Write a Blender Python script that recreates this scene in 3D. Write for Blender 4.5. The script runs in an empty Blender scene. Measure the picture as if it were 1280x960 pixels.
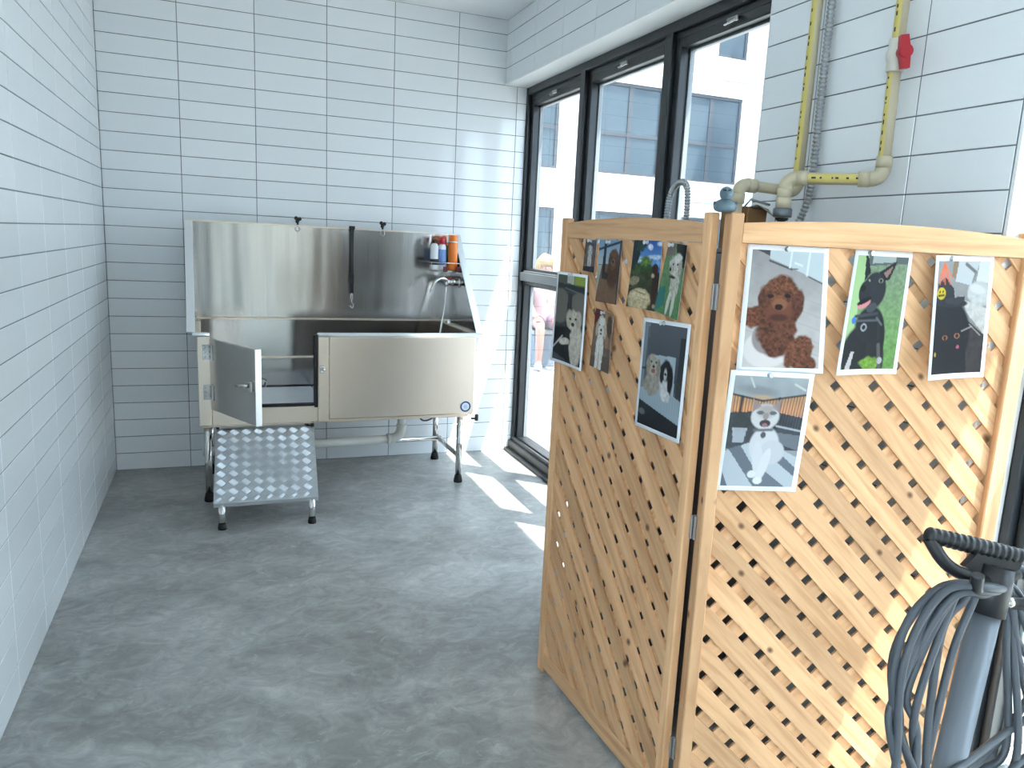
import bpy, bmesh, math, random
import numpy as np
from mathutils import Vector, Matrix, Euler
random.seed(7)
SC = bpy.context.scene
COL = SC.collection

# ------------------------------------------------------------------ camera
cam_d = bpy.data.cameras.new('camera')
cam = bpy.data.objects.new('camera', cam_d); COL.objects.link(cam)
SC.camera = cam
cam_d.sensor_fit = 'HORIZONTAL'; cam_d.sensor_width = 36.0
cam_d.lens = 965.53 / 1280 * 36.0
cam_d.shift_x = -30.57 / 1280; cam_d.shift_y = 7.39 / 1280
cam_d.clip_start = 0.05; cam_d.clip_end = 400
YAW, PITCH, ROLL = 0.3903, 0.1867, 0.0523
fw = Vector((math.sin(YAW)*math.cos(PITCH), math.cos(YAW)*math.cos(PITCH), -math.sin(PITCH)))
rt = Vector((math.cos(YAW), -math.sin(YAW), 0)); up = rt.cross(fw)
r2 = math.cos(ROLL)*rt + math.sin(ROLL)*up; u2 = -math.sin(ROLL)*rt + math.cos(ROLL)*up
cam.matrix_world = Matrix(((r2.x,u2.x,-fw.x,0.6112),(r2.y,u2.y,-fw.y,-5.0392),(r2.z,u2.z,-fw.z,1.4592),(0,0,0,1)))

# ------------------------------------------------------------------ world, sun, exposure
W = bpy.data.worlds.new('sky'); SC.world = W; W.use_nodes = True
bg = W.node_tree.nodes['Background']
bg.inputs['Color'].default_value = (0.70, 0.84, 1.0, 1); bg.inputs['Strength'].default_value = 4.4
sun_d = bpy.data.lights.new('sun', 'SUN'); sun = bpy.data.objects.new('sun', sun_d); COL.objects.link(sun)
sun_d.energy = 12.0; sun_d.angle = 0.009; sun_d.color = (1.0, 0.95, 0.86)
sun.rotation_euler = Vector((-0.27, 0.25, -1.0)).to_track_quat('-Z', 'Y').to_euler()
sun.location = (6, -4, 12)
SC.view_settings.view_transform = 'Standard'; SC.view_settings.look = 'None'
SC.view_settings.gamma = 1.0; SC.view_settings.use_curve_mapping = False
SC.view_settings.exposure = 1.82
SC.cycles.max_bounces = 12; SC.cycles.diffuse_bounces = 6; SC.cycles.transparent_max_bounces = 16

# ------------------------------------------------------------------ helpers
def tag(o, label=None, cat=None, group=None, kind=None):
    if label: o['label'] = label
    if cat: o['category'] = cat
    if group: o['group'] = group
    if kind: o['kind'] = kind
    return o
def empty(name, loc=(0,0,0), rz=0.0, label=None, cat=None, group=None, kind=None):
    o = bpy.data.objects.new(name, None); COL.objects.link(o)
    o.location = loc; o.rotation_euler = (0,0,rz); o.empty_display_size = 0.1
    return tag(o, label, cat, group, kind)
def link(name, me, mat=None, parent=None):
    o = bpy.data.objects.new(name, me); COL.objects.link(o)
    if mat is not None and len(me.materials) == 0: me.materials.append(mat)
    if parent is not None: o.parent = parent
    return o

class MB:
    """collects shapes of one part"""
    def __init__(s): s.v=[]; s.f=[]; s.uv=[]; s.smooth=[]; s.mi=[]; s.cur=0
    def add(s, V, F, smooth=False, uv=None):
        b=len(s.v); s.v += [tuple(v) for v in V]
        for f in F:
            s.f.append([i+b for i in f]); s.smooth.append(smooth); s.mi.append(s.cur)
            s.uv.append([uv[i] for i in f] if uv else None)
        return s
    def box(s, a, b, bev=0.0, M=None):
        x0,y0,z0=[min(p,q) for p,q in zip(a,b)]; x1,y1,z1=[max(p,q) for p,q in zip(a,b)]
        c=min(bev,(x1-x0)*.45,(y1-y0)*.45,(z1-z0)*.45)
        if c<=0:
            V=[(x,y,z) for x in (x0,x1) for y in (y0,y1) for z in (z0,z1)]
            F=[(0,1,3,2),(4,6,7,5),(0,4,5,1),(2,3,7,6),(0,2,6,4),(1,5,7,3)]
        else:
            V=[];idx={}
            for i,x in enumerate((x0,x1)):
                for j,y in enumerate((y0,y1)):
                    for k,z in enumerate((z0,z1)):
                        sx,sy,sz=(c if i==0 else -c),(c if j==0 else -c),(c if k==0 else -c)
                        idx[i,j,k,0]=len(V); V.append((x,y+sy,z+sz))
                        idx[i,j,k,1]=len(V); V.append((x+sx,y,z+sz))
                        idx[i,j,k,2]=len(V); V.append((x+sx,y+sy,z))
            g=lambda *q: idx[q]
            F=[(g(0,0,0,0),g(0,0,1,0),g(0,1,1,0),g(0,1,0,0)),(g(1,0,0,0),g(1,1,0,0),g(1,1,1,0),g(1,0,1,0)),
               (g(0,0,0,1),g(1,0,0,1),g(1,0,1,1),g(0,0,1,1)),(g(0,1,0,1),g(0,1,1,1),g(1,1,1,1),g(1,1,0,1)),
               (g(0,0,0,2),g(0,1,0,2),g(1,1,0,2),g(1,0,0,2)),(g(0,0,1,2),g(1,0,1,2),g(1,1,1,2),g(0,1,1,2))]
            for i in (0,1):
                for j in (0,1): F.append((g(i,j,0,0),g(i,j,1,0),g(i,j,1,1),g(i,j,0,1)))
                for k in (0,1): F.append((g(i,0,k,0),g(i,1,k,0),g(i,1,k,2),g(i,0,k,2)))
            for j in (0,1):
                for k in (0,1): F.append((g(0,j,k,1),g(1,j,k,1),g(1,j,k,2),g(0,j,k,2)))
            for i in (0,1):
                for j in (0,1):
                    for k in (0,1): F.append((g(i,j,k,0),g(i,j,k,1),g(i,j,k,2)))
        if M is not None: V=[M@Vector(v) for v in V]
        return s.add(V,F)
    def tube(s, pts, r, n=12, closed=False, cap=True, rs=None):
        P=[Vector(p) for p in pts]; m=len(P); V=[]; F=[]
        T=[]
        for i in range(m):
            a=P[(i-1)%m] if (closed or i>0) else P[i]; b=P[(i+1)%m] if (closed or i<m-1) else P[i]
            t=(b-a); T.append(t.normalized() if t.length>1e-9 else Vector((0,0,1)))
        nv=T[0].orthogonal().normalized()
        for i in range(m):
            nv=(nv-T[i]*nv.dot(T[i])); nv=nv.normalized() if nv.length>1e-6 else T[i].orthogonal().normalized()
            bv=T[i].cross(nv); rr=rs[i] if rs else r
            for k in range(n):
                a=2*math.pi*k/n; V.append(P[i]+rr*(math.cos(a)*nv+math.sin(a)*bv))
        L=m if closed else m-1
        for i in range(L):
            j=(i+1)%m
            for k in range(n): F.append((i*n+k,i*n+(k+1)%n,j*n+(k+1)%n,j*n+k))
        s.add(V,F,True)
        if cap and not closed:
            b=len(s.v)-len(V)
            s.f.append([b+k for k in range(n)][::-1]); s.smooth.append(False); s.uv.append(None); s.mi.append(s.cur)
            s.f.append([b+(m-1)*n+k for k in range(n)]); s.smooth.append(False); s.uv.append(None); s.mi.append(s.cur)
        return s
    def lathe(s, prof, c=(0,0,0), n=24, M=None):
        V=[];F=[]
        for r,z in prof:
            for k in range(n):
                a=2*math.pi*k/n; V.append(Vector((r*math.cos(a),r*math.sin(a),z)))
        for i in range(len(prof)-1):
            for k in range(n): F.append((i*n+k,i*n+(k+1)%n,(i+1)*n+(k+1)%n,(i+1)*n+k))
        if prof[0][0]>1e-6: F.append(tuple(range(n))[::-1])
        if prof[-1][0]>1e-6: F.append(tuple((len(prof)-1)*n+k for k in range(n)))
        c=Vector(c)
        V=[(M@v if M is not None else v)+c for v in V]
        return s.add(V,F,True)
    def prism(s, poly, h0, h1, fn, uvf=None):
        """poly 2D list, extruded h0..h1, fn(u,v,h)->xyz"""
        n=len(poly); V=[fn(u,v,h0) for u,v in poly]+[fn(u,v,h1) for u,v in poly]
        F=[tuple(range(n))[::-1],tuple(range(n,2*n))]+[(i,(i+1)%n,n+(i+1)%n,n+i) for i in range(n)]
        uv=[uvf(u,v) for u,v in poly]*2 if uvf else None
        return s.add(V,F,False,uv)
    def sphere(s, c, r, sc=(1,1,1), n=16, m=10, M=None):
        V=[];F=[]
        for i in range(m+1):
            t=math.pi*i/m
            for k in range(n):
                a=2*math.pi*k/n
                v=Vector((r*sc[0]*math.sin(t)*math.cos(a),r*sc[1]*math.sin(t)*math.sin(a),-r*sc[2]*math.cos(t)))
                V.append((M@v if M is not None else v)+Vector(c))
        for i in range(m):
            for k in range(n): F.append((i*n+k,i*n+(k+1)%n,(i+1)*n+(k+1)%n,(i+1)*n+k))
        return s.add(V,F,True)
    def mesh(s, name, autouv=False):
        me=bpy.data.meshes.new(name); me.from_pydata([tuple(v) for v in s.v],[],s.f)
        me.polygons.foreach_set('use_smooth',s.smooth)
        if any(s.mi): me.polygons.foreach_set('material_index',s.mi)
        if any(u for u in s.uv):
            L=me.uv_layers.new(name='UVMap'); d=L.data; i=0
            for f,u in zip(s.f,s.uv):
                for j in range(len(f)):
                    if u: d[i].uv=u[j]
                    i+=1
        me.validate(); me.update()
        bm=bmesh.new(); bm.from_mesh(me); bmesh.ops.remove_doubles(bm,verts=bm.verts,dist=1e-6); bmesh.ops.recalc_face_normals(bm,faces=bm.faces); bm.to_mesh(me); bm.free()
        return me
    def build(s, name, mat, parent=None):
        me=s.mesh(name)
        if isinstance(mat,(list,tuple)):
            for m in mat: me.materials.append(m)
            return link(name,me,None,parent)
        return link(name,me,mat,parent)

def lerp(a,b,t): return tuple(x+(y-x)*t for x,y in zip(a,b))
def smooth_path(pts, n=8, closed=False):
    P=[Vector(p) for p in pts]; out=[]; m=len(P)
    rng=range(m) if closed else range(m-1)
    for i in rng:
        g=lambda k: P[k%m] if closed else P[max(0,min(m-1,k))]
        p0,p1,p2,p3=g(i-1),g(i),g(i+1),g(i+2)
        for k in range(n):
            t=k/n; out.append(.5*((2*p1)+(p2-p0)*t+(2*p0-5*p1+4*p2-p3)*t*t+(3*p1-p0-3*p2+p3)*t**3))
    if not closed: out.append(P[-1])
    return out
def arc_corner(a, b, c, r, n=6):
    """points rounding the corner b between a and c"""
    a,b,c=Vector(a),Vector(b),Vector(c); p=b+(a-b).normalized()*r; q=b+(c-b).normalized()*r
    return [(1-t)**2*p+2*(1-t)*t*b+t*t*q for t in [i/n for i in range(n+1)]]

# ------------------------------------------------------------------ materials
def new_mat(name):
    m=bpy.data.materials.new(name); m.use_nodes=True
    return m, m.node_tree, m.node_tree.nodes['Principled BSDF']
def plain(name, col, rough=.5, metal=0.0, spec=.5, **kw):
    m,nt,b=new_mat(name)
    b.inputs['Base Color'].default_value=(*col,1); b.inputs['Roughness'].default_value=rough
    b.inputs['Metallic'].default_value=metal; b.inputs['Specular IOR Level'].default_value=spec
    for k,v in kw.items(): b.inputs[k.replace('_',' ')].default_value=v
    # fine procedural variation so nothing is a flat swatch
    tc=nt.nodes.new('ShaderNodeTexCoord'); nz=nt.nodes.new('ShaderNodeTexNoise'); nz.inputs['Scale'].default_value=35
    mr=nt.nodes.new('ShaderNodeMapRange'); mr.inputs['To Min'].default_value=max(0,rough-.05); mr.inputs['To Max'].default_value=min(1,rough+.05)
    nt.links.new(tc.outputs['Object'],nz.inputs['Vector']); nt.links.new(nz.outputs['Fac'],mr.inputs['Value']); nt.links.new(mr.outputs['Result'],b.inputs['Roughness'])
    return m
def ramp(nt, stops):
    r=nt.nodes.new('ShaderNodeValToRGB'); e=r.color_ramp.elements
    e[0].position=stops[0][0]; e[0].color=(*stops[0][1],1); e[1].position=stops[-1][0]; e[1].color=(*stops[-1][1],1)
    for p,c in stops[1:-1]:
        x=e.new(p); x.color=(*c,1)
    return r
def srgb(r,g,b):
    f=lambda c:(c/255/12.92 if c/255<=.04045 else ((c/255+.055)/1.055)**2.4)
    return (f(r),f(g),f(b))

def tile_mat():
    m,nt,b=new_mat('glazed_tile')
    oi=nt.nodes.new('ShaderNodeObjectInfo'); r=ramp(nt,[(0,(.80,.825,.845)),(1,(.85,.87,.885))])
    nt.links.new(oi.outputs['Random'],r.inputs['Fac']); nt.links.new(r.outputs['Color'],b.inputs['Base Color'])
    b.inputs['Roughness'].default_value=.10; b.inputs['Specular IOR Level'].default_value=.5
    tc=nt.nodes.new('ShaderNodeTexCoord'); nz=nt.nodes.new('ShaderNodeTexNoise'); nz.inputs['Scale'].default_value=6
    bp=nt.nodes.new('ShaderNodeBump'); bp.inputs['Strength'].default_value=.03; bp.inputs['Distance'].default_value=.01
    nt.links.new(tc.outputs['Object'],nz.inputs['Vector']); nt.links.new(nz.outputs['Fac'],bp.inputs['Height']); nt.links.new(bp.outputs['Normal'],b.inputs['Normal'])
    return m
def concrete_mat():
    m,nt,b=new_mat('polished_concrete'); N=nt.nodes; L=nt.links
    tc=N.new('ShaderNodeTexCoord'); mp=N.new('ShaderNodeMapping'); mp.inputs['Scale'].default_value=(1,1.25,1)
    L.new(tc.outputs['Object'],mp.inputs['Vector'])
    n1=N.new('ShaderNodeTexNoise'); n1.inputs['Scale'].default_value=1.6; n1.inputs['Detail'].default_value=8; n1.inputs['Roughness'].default_value=.62; n1.inputs['Distortion'].default_value=.9
    n2=N.new('ShaderNodeTexNoise'); n2.inputs['Scale'].default_value=9; n2.inputs['Detail'].default_value=6; n2.inputs['Roughness'].default_value=.7; n2.inputs['Distortion'].default_value=1.5
    for n in (n1,n2): L.new(mp.outputs['Vector'],n.inputs['Vector'])
    mx=N.new('ShaderNodeMix'); mx.inputs[0].default_value=.42
    L.new(n1.outputs['Fac'],mx.inputs[2]); L.new(n2.outputs['Fac'],mx.inputs[3])
    r=ramp(nt,[(.32,(.15,.151,.145)),(.46,(.262,.262,.252)),(.54,(.345,.345,.333)),(.67,(.53,.53,.51))])
    L.new(mx.outputs[0],r.inputs['Fac'])
    # pale scuffs
    n3=N.new('ShaderNodeTexNoise'); n3.inputs['Scale'].default_value=5; n3.inputs['Detail'].default_value=10; n3.inputs['Roughness'].default_value=.75; n3.inputs['Distortion'].default_value=2.4
    L.new(mp.outputs['Vector'],n3.inputs['Vector'])
    r3=ramp(nt,[(.56,(0,0,0)),(.70,(1,1,1))]); L.new(n3.outputs['Fac'],r3.inputs['Fac'])
    m2=N.new('ShaderNodeMix'); m2.data_type='RGBA'; L.new(r3.outputs['Color'],m2.inputs[0]); L.new(r.outputs['Color'],m2.inputs[6]); m2.inputs[7].default_value=(.45,.46,.45,1)
    L.new(m2.outputs[2],b.inputs['Base Color'])
    rr=N.new('ShaderNodeMapRange'); rr.inputs['To Min'].default_value=.22; rr.inputs['To Max'].default_value=.42
    L.new(n2.outputs['Fac'],rr.inputs['Value']); L.new(rr.outputs['Result'],b.inputs['Roughness'])
    return m
def wood_mat(name, light, dark, seed):
    m,nt,b=new_mat(name); N=nt.nodes; L=nt.links
    uv=N.new('ShaderNodeUVMap'); oi=N.new('ShaderNodeObjectInfo')
    add=N.new('ShaderNodeVectorMath'); add.operation='MULTIPLY_ADD'; add.inputs[1].default_value=(1,1,1)
    sc=N.new('ShaderNodeVectorMath'); sc.operation='SCALE'; sc.inputs[0].default_value=(37,91,53); L.new(oi.outputs['Random'],sc.inputs['Scale'])
    L.new(uv.outputs['UV'],add.inputs[0]); L.new(sc.outputs['Vector'],add.inputs[2])
    mp=N.new('ShaderNodeMapping'); mp.inputs['Scale'].default_value=(2.2,38,1); L.new(add.outputs['Vector'],mp.inputs['Vector'])
    n1=N.new('ShaderNodeTexNoise'); n1.inputs['Scale'].default_value=1.6; n1.inputs['Detail'].default_value=5; n1.inputs['Distortion'].default_value=.6; L.new(mp.outputs['Vector'],n1.inputs['Vector'])
    mp2=N.new('ShaderNodeMapping'); mp2.inputs['Scale'].default_value=(6.5,10,1); L.new(add.outputs['Vector'],mp2.inputs['Vector'])
    vo=N.new('ShaderNodeTexVoronoi'); vo.voronoi_dimensions='2D'; vo.inputs['Scale'].default_value=1.0; L.new(mp2.outputs['Vector'],vo.inputs['Vector'])
    kn=ramp(nt,[(.0,(1,1,1)),(.035,(.8,.8,.8)),(.085,(0,0,0))]); L.new(vo.outputs['Distance'],kn.inputs['Fac'])
    # only some of the cells carry a knot
    th=N.new('ShaderNodeMath'); th.operation='GREATER_THAN'; th.inputs[1].default_value=.62
    sx=N.new('ShaderNodeSeparateColor'); L.new(vo.outputs['Color'],sx.inputs['Color']); L.new(sx.outputs[0],th.inputs[0])
    km=N.new('ShaderNodeMath'); km.operation='MULTIPLY'; L.new(th.outputs[0],km.inputs[0]); L.new(kn.outputs['Color'],km.inputs[1])
    r=ramp(nt,[(.30,dark),(.5,lerp(dark,light,.65)),(.68,light)]); L.new(n1.outputs['Fac'],r.inputs['Fac'])
    hv=N.new('ShaderNodeHueSaturation'); L.new(r.outputs['Color'],hv.inputs['Color'])
    vr=N.new('ShaderNodeMapRange'); vr.inputs['To Min'].default_value=.82; vr.inputs['To Max'].default_value=1.13; L.new(oi.outputs['Random'],vr.inputs['Value']); L.new(vr.outputs['Result'],hv.inputs['Value'])
    mx=N.new('ShaderNodeMix'); mx.data_type='RGBA'; L.new(km.outputs[0],mx.inputs[0]); L.new(hv.outputs['Color'],mx.inputs[6]); mx.inputs[7].default_value=(.11,.045,.02,1)
    L.new(mx.outputs[2],b.inputs['Base Color']); b.inputs['Roughness'].default_value=.55; b.inputs['Specular IOR Level'].default_value=.3
    bp=N.new('ShaderNodeBump'); bp.inputs['Strength'].default_value=.15; bp.inputs['Distance'].default_value=.002; L.new(n1.outputs['Fac'],bp.inputs['Height']); L.new(bp.outputs['Normal'],b.inputs['Normal'])
    return m
def steel_mat(name, rough=.26, scale=(420,420,2.5), col=(.60,.595,.585), wob=.0):
    m,nt,b=new_mat(name); N=nt.nodes; L=nt.links
    tc=N.new('ShaderNodeTexCoord'); mp=N.new('ShaderNodeMapping'); mp.inputs['Scale'].default_value=scale; L.new(tc.outputs['Object'],mp.inputs['Vector'])
    nz=N.new('ShaderNodeTexNoise'); nz.inputs['Scale'].default_value=1; nz.inputs['Detail'].default_value=4; L.new(mp.outputs['Vector'],nz.inputs['Vector'])
    b.inputs['Base Color'].default_value=(*col,1); b.inputs['Metallic'].default_value=1.0
    mr=N.new('ShaderNodeMapRange'); mr.inputs['To Min'].default_value=rough-.07; mr.inputs['To Max'].default_value=rough+.09; L.new(nz.outputs['Fac'],mr.inputs['Value']); L.new(mr.outputs['Result'],b.inputs['Roughness'])
    bp=N.new('ShaderNodeBump'); bp.inputs['Strength'].default_value=.025; bp.inputs['Distance'].default_value=.001; L.new(nz.outputs['Fac'],bp.inputs['Height'])
    if wob:
        mp2=N.new('ShaderNodeMapping'); mp2.inputs['Scale'].default_value=(4.2,.5,.35); L.new(tc.outputs['Object'],mp2.inputs['Vector'])
        n2=N.new('ShaderNodeTexNoise'); n2.inputs['Scale'].default_value=1.0; n2.inputs['Detail'].default_value=2; L.new(mp2.outputs['Vector'],n2.inputs['Vector'])
        b2=N.new('ShaderNodeBump'); b2.inputs['Strength'].default_value=wob; b2.inputs['Distance'].default_value=.05; L.new(n2.outputs['Fac'],b2.inputs['Height']); L.new(b2.outputs['Normal'],bp.inputs['Normal'])
    L.new(bp.outputs['Normal'],b.inputs['Normal'])
    return m
def glass_mat(name, tint=(.93,.97,.97), rough=0.0):
    m=bpy.data.materials.new(name); m.use_nodes=True; nt=m.node_tree; nt.nodes.clear()
    o=nt.nodes.new('ShaderNodeOutputMaterial'); t=nt.nodes.new('ShaderNodeBsdfTransparent'); t.inputs['Color'].default_value=(*tint,1)
    g=nt.nodes.new('ShaderNodeBsdfGlossy'); g.inputs['Roughness'].default_value=rough
    lw=nt.nodes.new('ShaderNodeLayerWeight'); pw=nt.nodes.new('ShaderNodeMath'); pw.operation='POWER'; pw.inputs[1].default_value=5.0
    nt.links.new(lw.outputs['Facing'],pw.inputs[0]); fr=nt.nodes.new('ShaderNodeMath'); fr.operation='MULTIPLY_ADD'; fr.inputs[1].default_value=.96; fr.inputs[2].default_value=.04; nt.links.new(pw.outputs[0],fr.inputs[0])
    mx=nt.nodes.new('ShaderNodeMixShader'); nt.links.new(fr.outputs[0],mx.inputs['Fac']); nt.links.new(t.outputs[0],mx.inputs[1]); nt.links.new(g.outputs[0],mx.inputs[2]); nt.links.new(mx.outputs[0],o.inputs['Surface'])
    return m
def print_mat():
    m,nt,b=new_mat('inkjet_print'); a=nt.nodes.new('ShaderNodeVertexColor'); a.layer_name='Col'
    nt.links.new(a.outputs['Color'],b.inputs['Base Color']); b.inputs['Roughness'].default_value=.6; b.inputs['Specular IOR Level'].default_value=.2
    return m
M={}
M['tile']=tile_mat()
M['grout']=plain('grey_grout',(.13,.155,.175),.85)
M['concrete']=concrete_mat()
M['ceiling']=plain('ceiling_paint',(.84,.86,.87),.6)
M['plaster']=plain('white_reveal_paint',(.80,.82,.82),.5)
M['rear']=plain('rear_wall_paint',(.82,.78,.71),.6)
M['wood']=wood_mat('cedar_wood',(.72,.425,.225),(.51,.268,.127),1)
M['black_frame']=plain('black_anodised_frame',(.018,.021,.025),.32)
M['gray_frame']=plain('grey_bead_lit_transom',(.24,.26,.27),.35)
M['steel']=steel_mat('warm_lit_brushed_steel',.31,col=(.90,.79,.675))  # warm reflection on the steel put into its base colour
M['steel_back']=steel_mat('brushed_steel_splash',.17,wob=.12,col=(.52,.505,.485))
M['steel_in']=steel_mat('shaded_inner_steel',.13,col=(.46,.46,.455))  # darker copy of the steel: shade and dark reflections put into colour
M['flange']=steel_mat('sheen_folded_edge',.34,col=(.90,.92,.93))  # brighter copy of the steel: window sheen put into colour
M['steel_door']=steel_mat('dim_reflect_door_steel',.22,col=(.60,.585,.56))  # greyer copy of the steel: dim reflection on the door put into colour
M['red_dark']=plain('dark_red_plastic',(.12,.008,.015),.4)
M['chrome']=steel_mat('polished_steel_tube',.12,(40,40,40),(.66,.65,.64))
M['alu']=steel_mat('tread_plate_aluminium',.36,(60,60,60),(.52,.55,.58))
M['alu_bar']=steel_mat('tread_bar_aluminium',.33,(60,60,60),(.66,.69,.72))
M['black']=plain('black_plastic',(.012,.012,.014),.38)
M['rubber']=plain('black_rubber',(.010,.010,.011),.6)
M['pvc']=plain('white_pvc',(.66,.65,.61),.4)
M['cpvc']=plain('cream_cpvc',(.58,.51,.36),.42)
M['cpvc_yellow']=plain('yellow_pipe_stripe',(.66,.55,.16),.45)
M['ink']=plain('black_pipe_ink',(.03,.03,.03),.6)
M['valve_white']=plain('cream_valve_body',(.66,.63,.56),.4)
M['red']=plain('red_plastic',(.48,.02,.035),.32)
M['dark_metal']=plain('dark_union_metal',(.13,.145,.155),.35,.6)
M['galv']=plain('galvanised_metal',(.42,.44,.46),.34,.85)
M['duck']=plain('blue_grey_vinyl',(.115,.17,.205),.38)
M['paper']=plain('white_paper',(.80,.82,.85),.6)
M['print']=print_mat()
M['glass']=glass_mat('clear_window_glass')
M['glass_tint']=glass_mat('light_cut_window_glass',(.725,.75,.755))  # tint added to cut the daylight coming through this glass
M['facade']=plain('white_facade_panel',(.58,.575,.565),.6)
M['facade_pale']=plain('added_wing_pale_panel',(.76,.76,.755),.6)  # made paler so the added wing bounces more light onto the left wall
M['facade_joint']=plain('facade_joint',(.10,.11,.12),.8)
M['far_frame']=plain('grey_far_window_frame',(.045,.048,.055),.5)
M['far_glass']=plain('far_window_glass',(.045,.065,.08),.15,0,.6)
M['paving']=plain('pale_paving',(.22,.22,.215),.7)
M['stone_wall']=plain('grey_blue_stone',(.12,.14,.17),.7)
M['hose']=plain('grey_rubber_hose',(.062,.07,.082),.45)
M['pole']=plain('grey_painted_pole',(.17,.185,.21),.35,.3)
M['white_board']=plain('white_floor_board',(.62,.66,.72),.35)
# ------------------------------------------------------------------ room shell
PW, PH, Z0 = 0.4064, 0.1027, 0.1028      # tile pitch
GAP = 0.0034
CEIL = 2.863; XR = 2.352; XG = 2.507
_tiles = {}
def tile_mesh(w, h):
    k=(round(w,3),round(h,3))
    if k in _tiles: return _tiles[k]
    g=GAP/2; c=.0014; V=[(g,.006,g),(w-g,.006,g),(w-g,.006,h-g),(g,.006,h-g),
        (g,c,g),(w-g,c,g),(w-g,c,h-g),(g,c,h-g),(g+c,0,g+c),(w-g-c,0,g+c),(w-g-c,0,h-g-c),(g+c,0,h-g-c)]
    F=[(8,9,10,11)]+[(4+i,4+(i+1)%4,8+(i+1)%4,8+i) for i in range(4)]+[(i,(i+1)%4,4+(i+1)%4,4+i) for i in range(4)]
    me=MB().add(V,F).mesh('tile'); me.materials.append(M['tile']); _tiles[k]=me
    return me
def lay(parent, along0, along1, joints, z0, z1, place, name='tile'):
    """tiles between along0..along1 broken at joints and rows z; place(s,z)->(loc,rz)"""
    xs=sorted([along0,along1]+[j for j in joints if along0+.012<j<along1-.012])
    zs=[z0]+[Z0+k*PH for k in range(-1,40) if z0+.012<Z0+k*PH<z1-.012]+[z1]
    for a,b in zip(xs,xs[1:]):
        for p,q in zip(zs,zs[1:]):
            o=bpy.data.objects.new(name,tile_mesh(b-a,q-p)); COL.objects.link(o); o.parent=parent
            o.location,rz=place(a,p); o.rotation_euler=(0,0,rz)
def shell(name, boxes, mat):
    m=MB()
    for a,b in boxes: m.box(a,b)
    return tag(m.build(name,mat),kind='structure')
YB=-6.9
fl=shell('floor',[((-.15,YB-.15,-.12),(2.62,.15,0))],M['concrete'])
ce=shell('ceiling',[((-.15,YB-.15,CEIL),(2.8,.15,CEIL+.15))],M['ceiling'])
wb=shell('wall_back',[((-.15,.002,0),(2.60,.16,CEIL))],M['grout'])
WL0,WL1,WLZ=-5.45,-6.80,2.50
wl=shell('wall_left',[((-.16,WL0,0),(-.002,.0,CEIL)),((-.16,YB,0),(-.002,WL1,CEIL)),((-.16,WL1,WLZ),(-.002,WL0,CEIL))],M['grout'])
wr=shell('wall_right',[((XR+.002,-3.6945,0),(2.66,-2.716,2.471)),((XR+.002,YB,2.473),(2.60,0,CEIL)),((XR+.002,YB,0),(2.66,-6.86,2.471))],M['grout'])
shell('wall_rear',[((-.15,YB-.15,0),(2.75,YB,CEIL))],M['rear'])
dr1=empty('added_door_1',(.52,YB,0),kind='structure')  # unseen door added so its dark leaf reflects in the tub splash
M['door_paint']=plain('added_door_dark_grey',(.10,.105,.11),.45)
MB().box((-.42,.002,0),(.42,.042,2.12),.004).build('leaf',M['door_paint'],dr1)
for a,b in (((-.49,.001,0),(-.425,.06,2.19)),((.425,.001,0),(.49,.06,2.19)),((-.425,.001,2.125),(.425,.06,2.19))): MB().box(a,b,.004).build('casing',M['plaster'],dr1)
MB().tube([(.34,.042,1.0),(.34,.09,1.0),(.22,.09,1.0)],.010,10).build('handle',M['galv'],dr1)
# white painted soffit over the windows and white returns of the pier
shell('trim_1',[((XR+.001,-2.716,2.464),(2.507,0,2.4725))],M['plaster'])
shell('trim_2',[((XR+.001,-6.86,2.464),(2.507,-3.6945,2.4725))],M['plaster'])
shell('trim_3',[((XR+.004,-3.704,0),(2.507,-3.6945,2.463))],M['plaster'])
shell('trim_4',[((XR+.004,-2.716,0),(2.507,-2.708,2.463))],M['plaster'])
lay(wb,0,2.5065,[i*PW for i in range(1,7)],0,CEIL,lambda a,z:((a,0,z),0))
lay(wl,-10*PW,0,[-i*PW for i in range(1,10)],0,CEIL,lambda a,z:((0,a,z),math.pi/2))
lay(wr,2.716,3.6945,[2.980,3.3866],0,2.471,lambda a,z:((XR,-a,z),-math.pi/2))
lay(wr,0,2.6,[.10+i*.4094 for i in range(7)],2.471,CEIL,lambda a,z:((XR,-a,z),-math.pi/2))
# the tiling goes on behind the camera: one joined piece per wall
def lay_rest(parent, y0, y1, za, zb, place_x, rz):
    m=MB(); y=y0
    while y<y1-.02:
        w=min(PW,y1-y); z=za
        while z<zb-.02:
            h=min(PH,zb-z); t=MB(); g=GAP/2
            c=math.cos(rz); s=math.sin(rz)
            V=[(g,0,g),(w-g,0,g),(w-g,0,h-g),(g,0,h-g),(g,.006,g),(w-g,.006,g),(w-g,.006,h-g),(g,.006,h-g)]
            base=(place_x,y) if rz>0 else (place_x,-y)
            V=[(base[0]+c*v[0]-s*v[1],base[1]+s*v[0]+c*v[1],z+v[2]) for v in V]
            m.add(V,[(0,1,2,3),(0,1,5,4),(1,2,6,5),(2,3,7,6),(3,0,4,7)]); z+=PH
        y+=PW
    return tag(m.build('tile_field',M['tile'],parent),kind='stuff')
lay_rest(wl,WL0,-10*PW,0,CEIL,0,math.pi/2)
lay_rest(wr,2.62,-YB,2.471,CEIL,XR,-math.pi/2)

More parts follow.
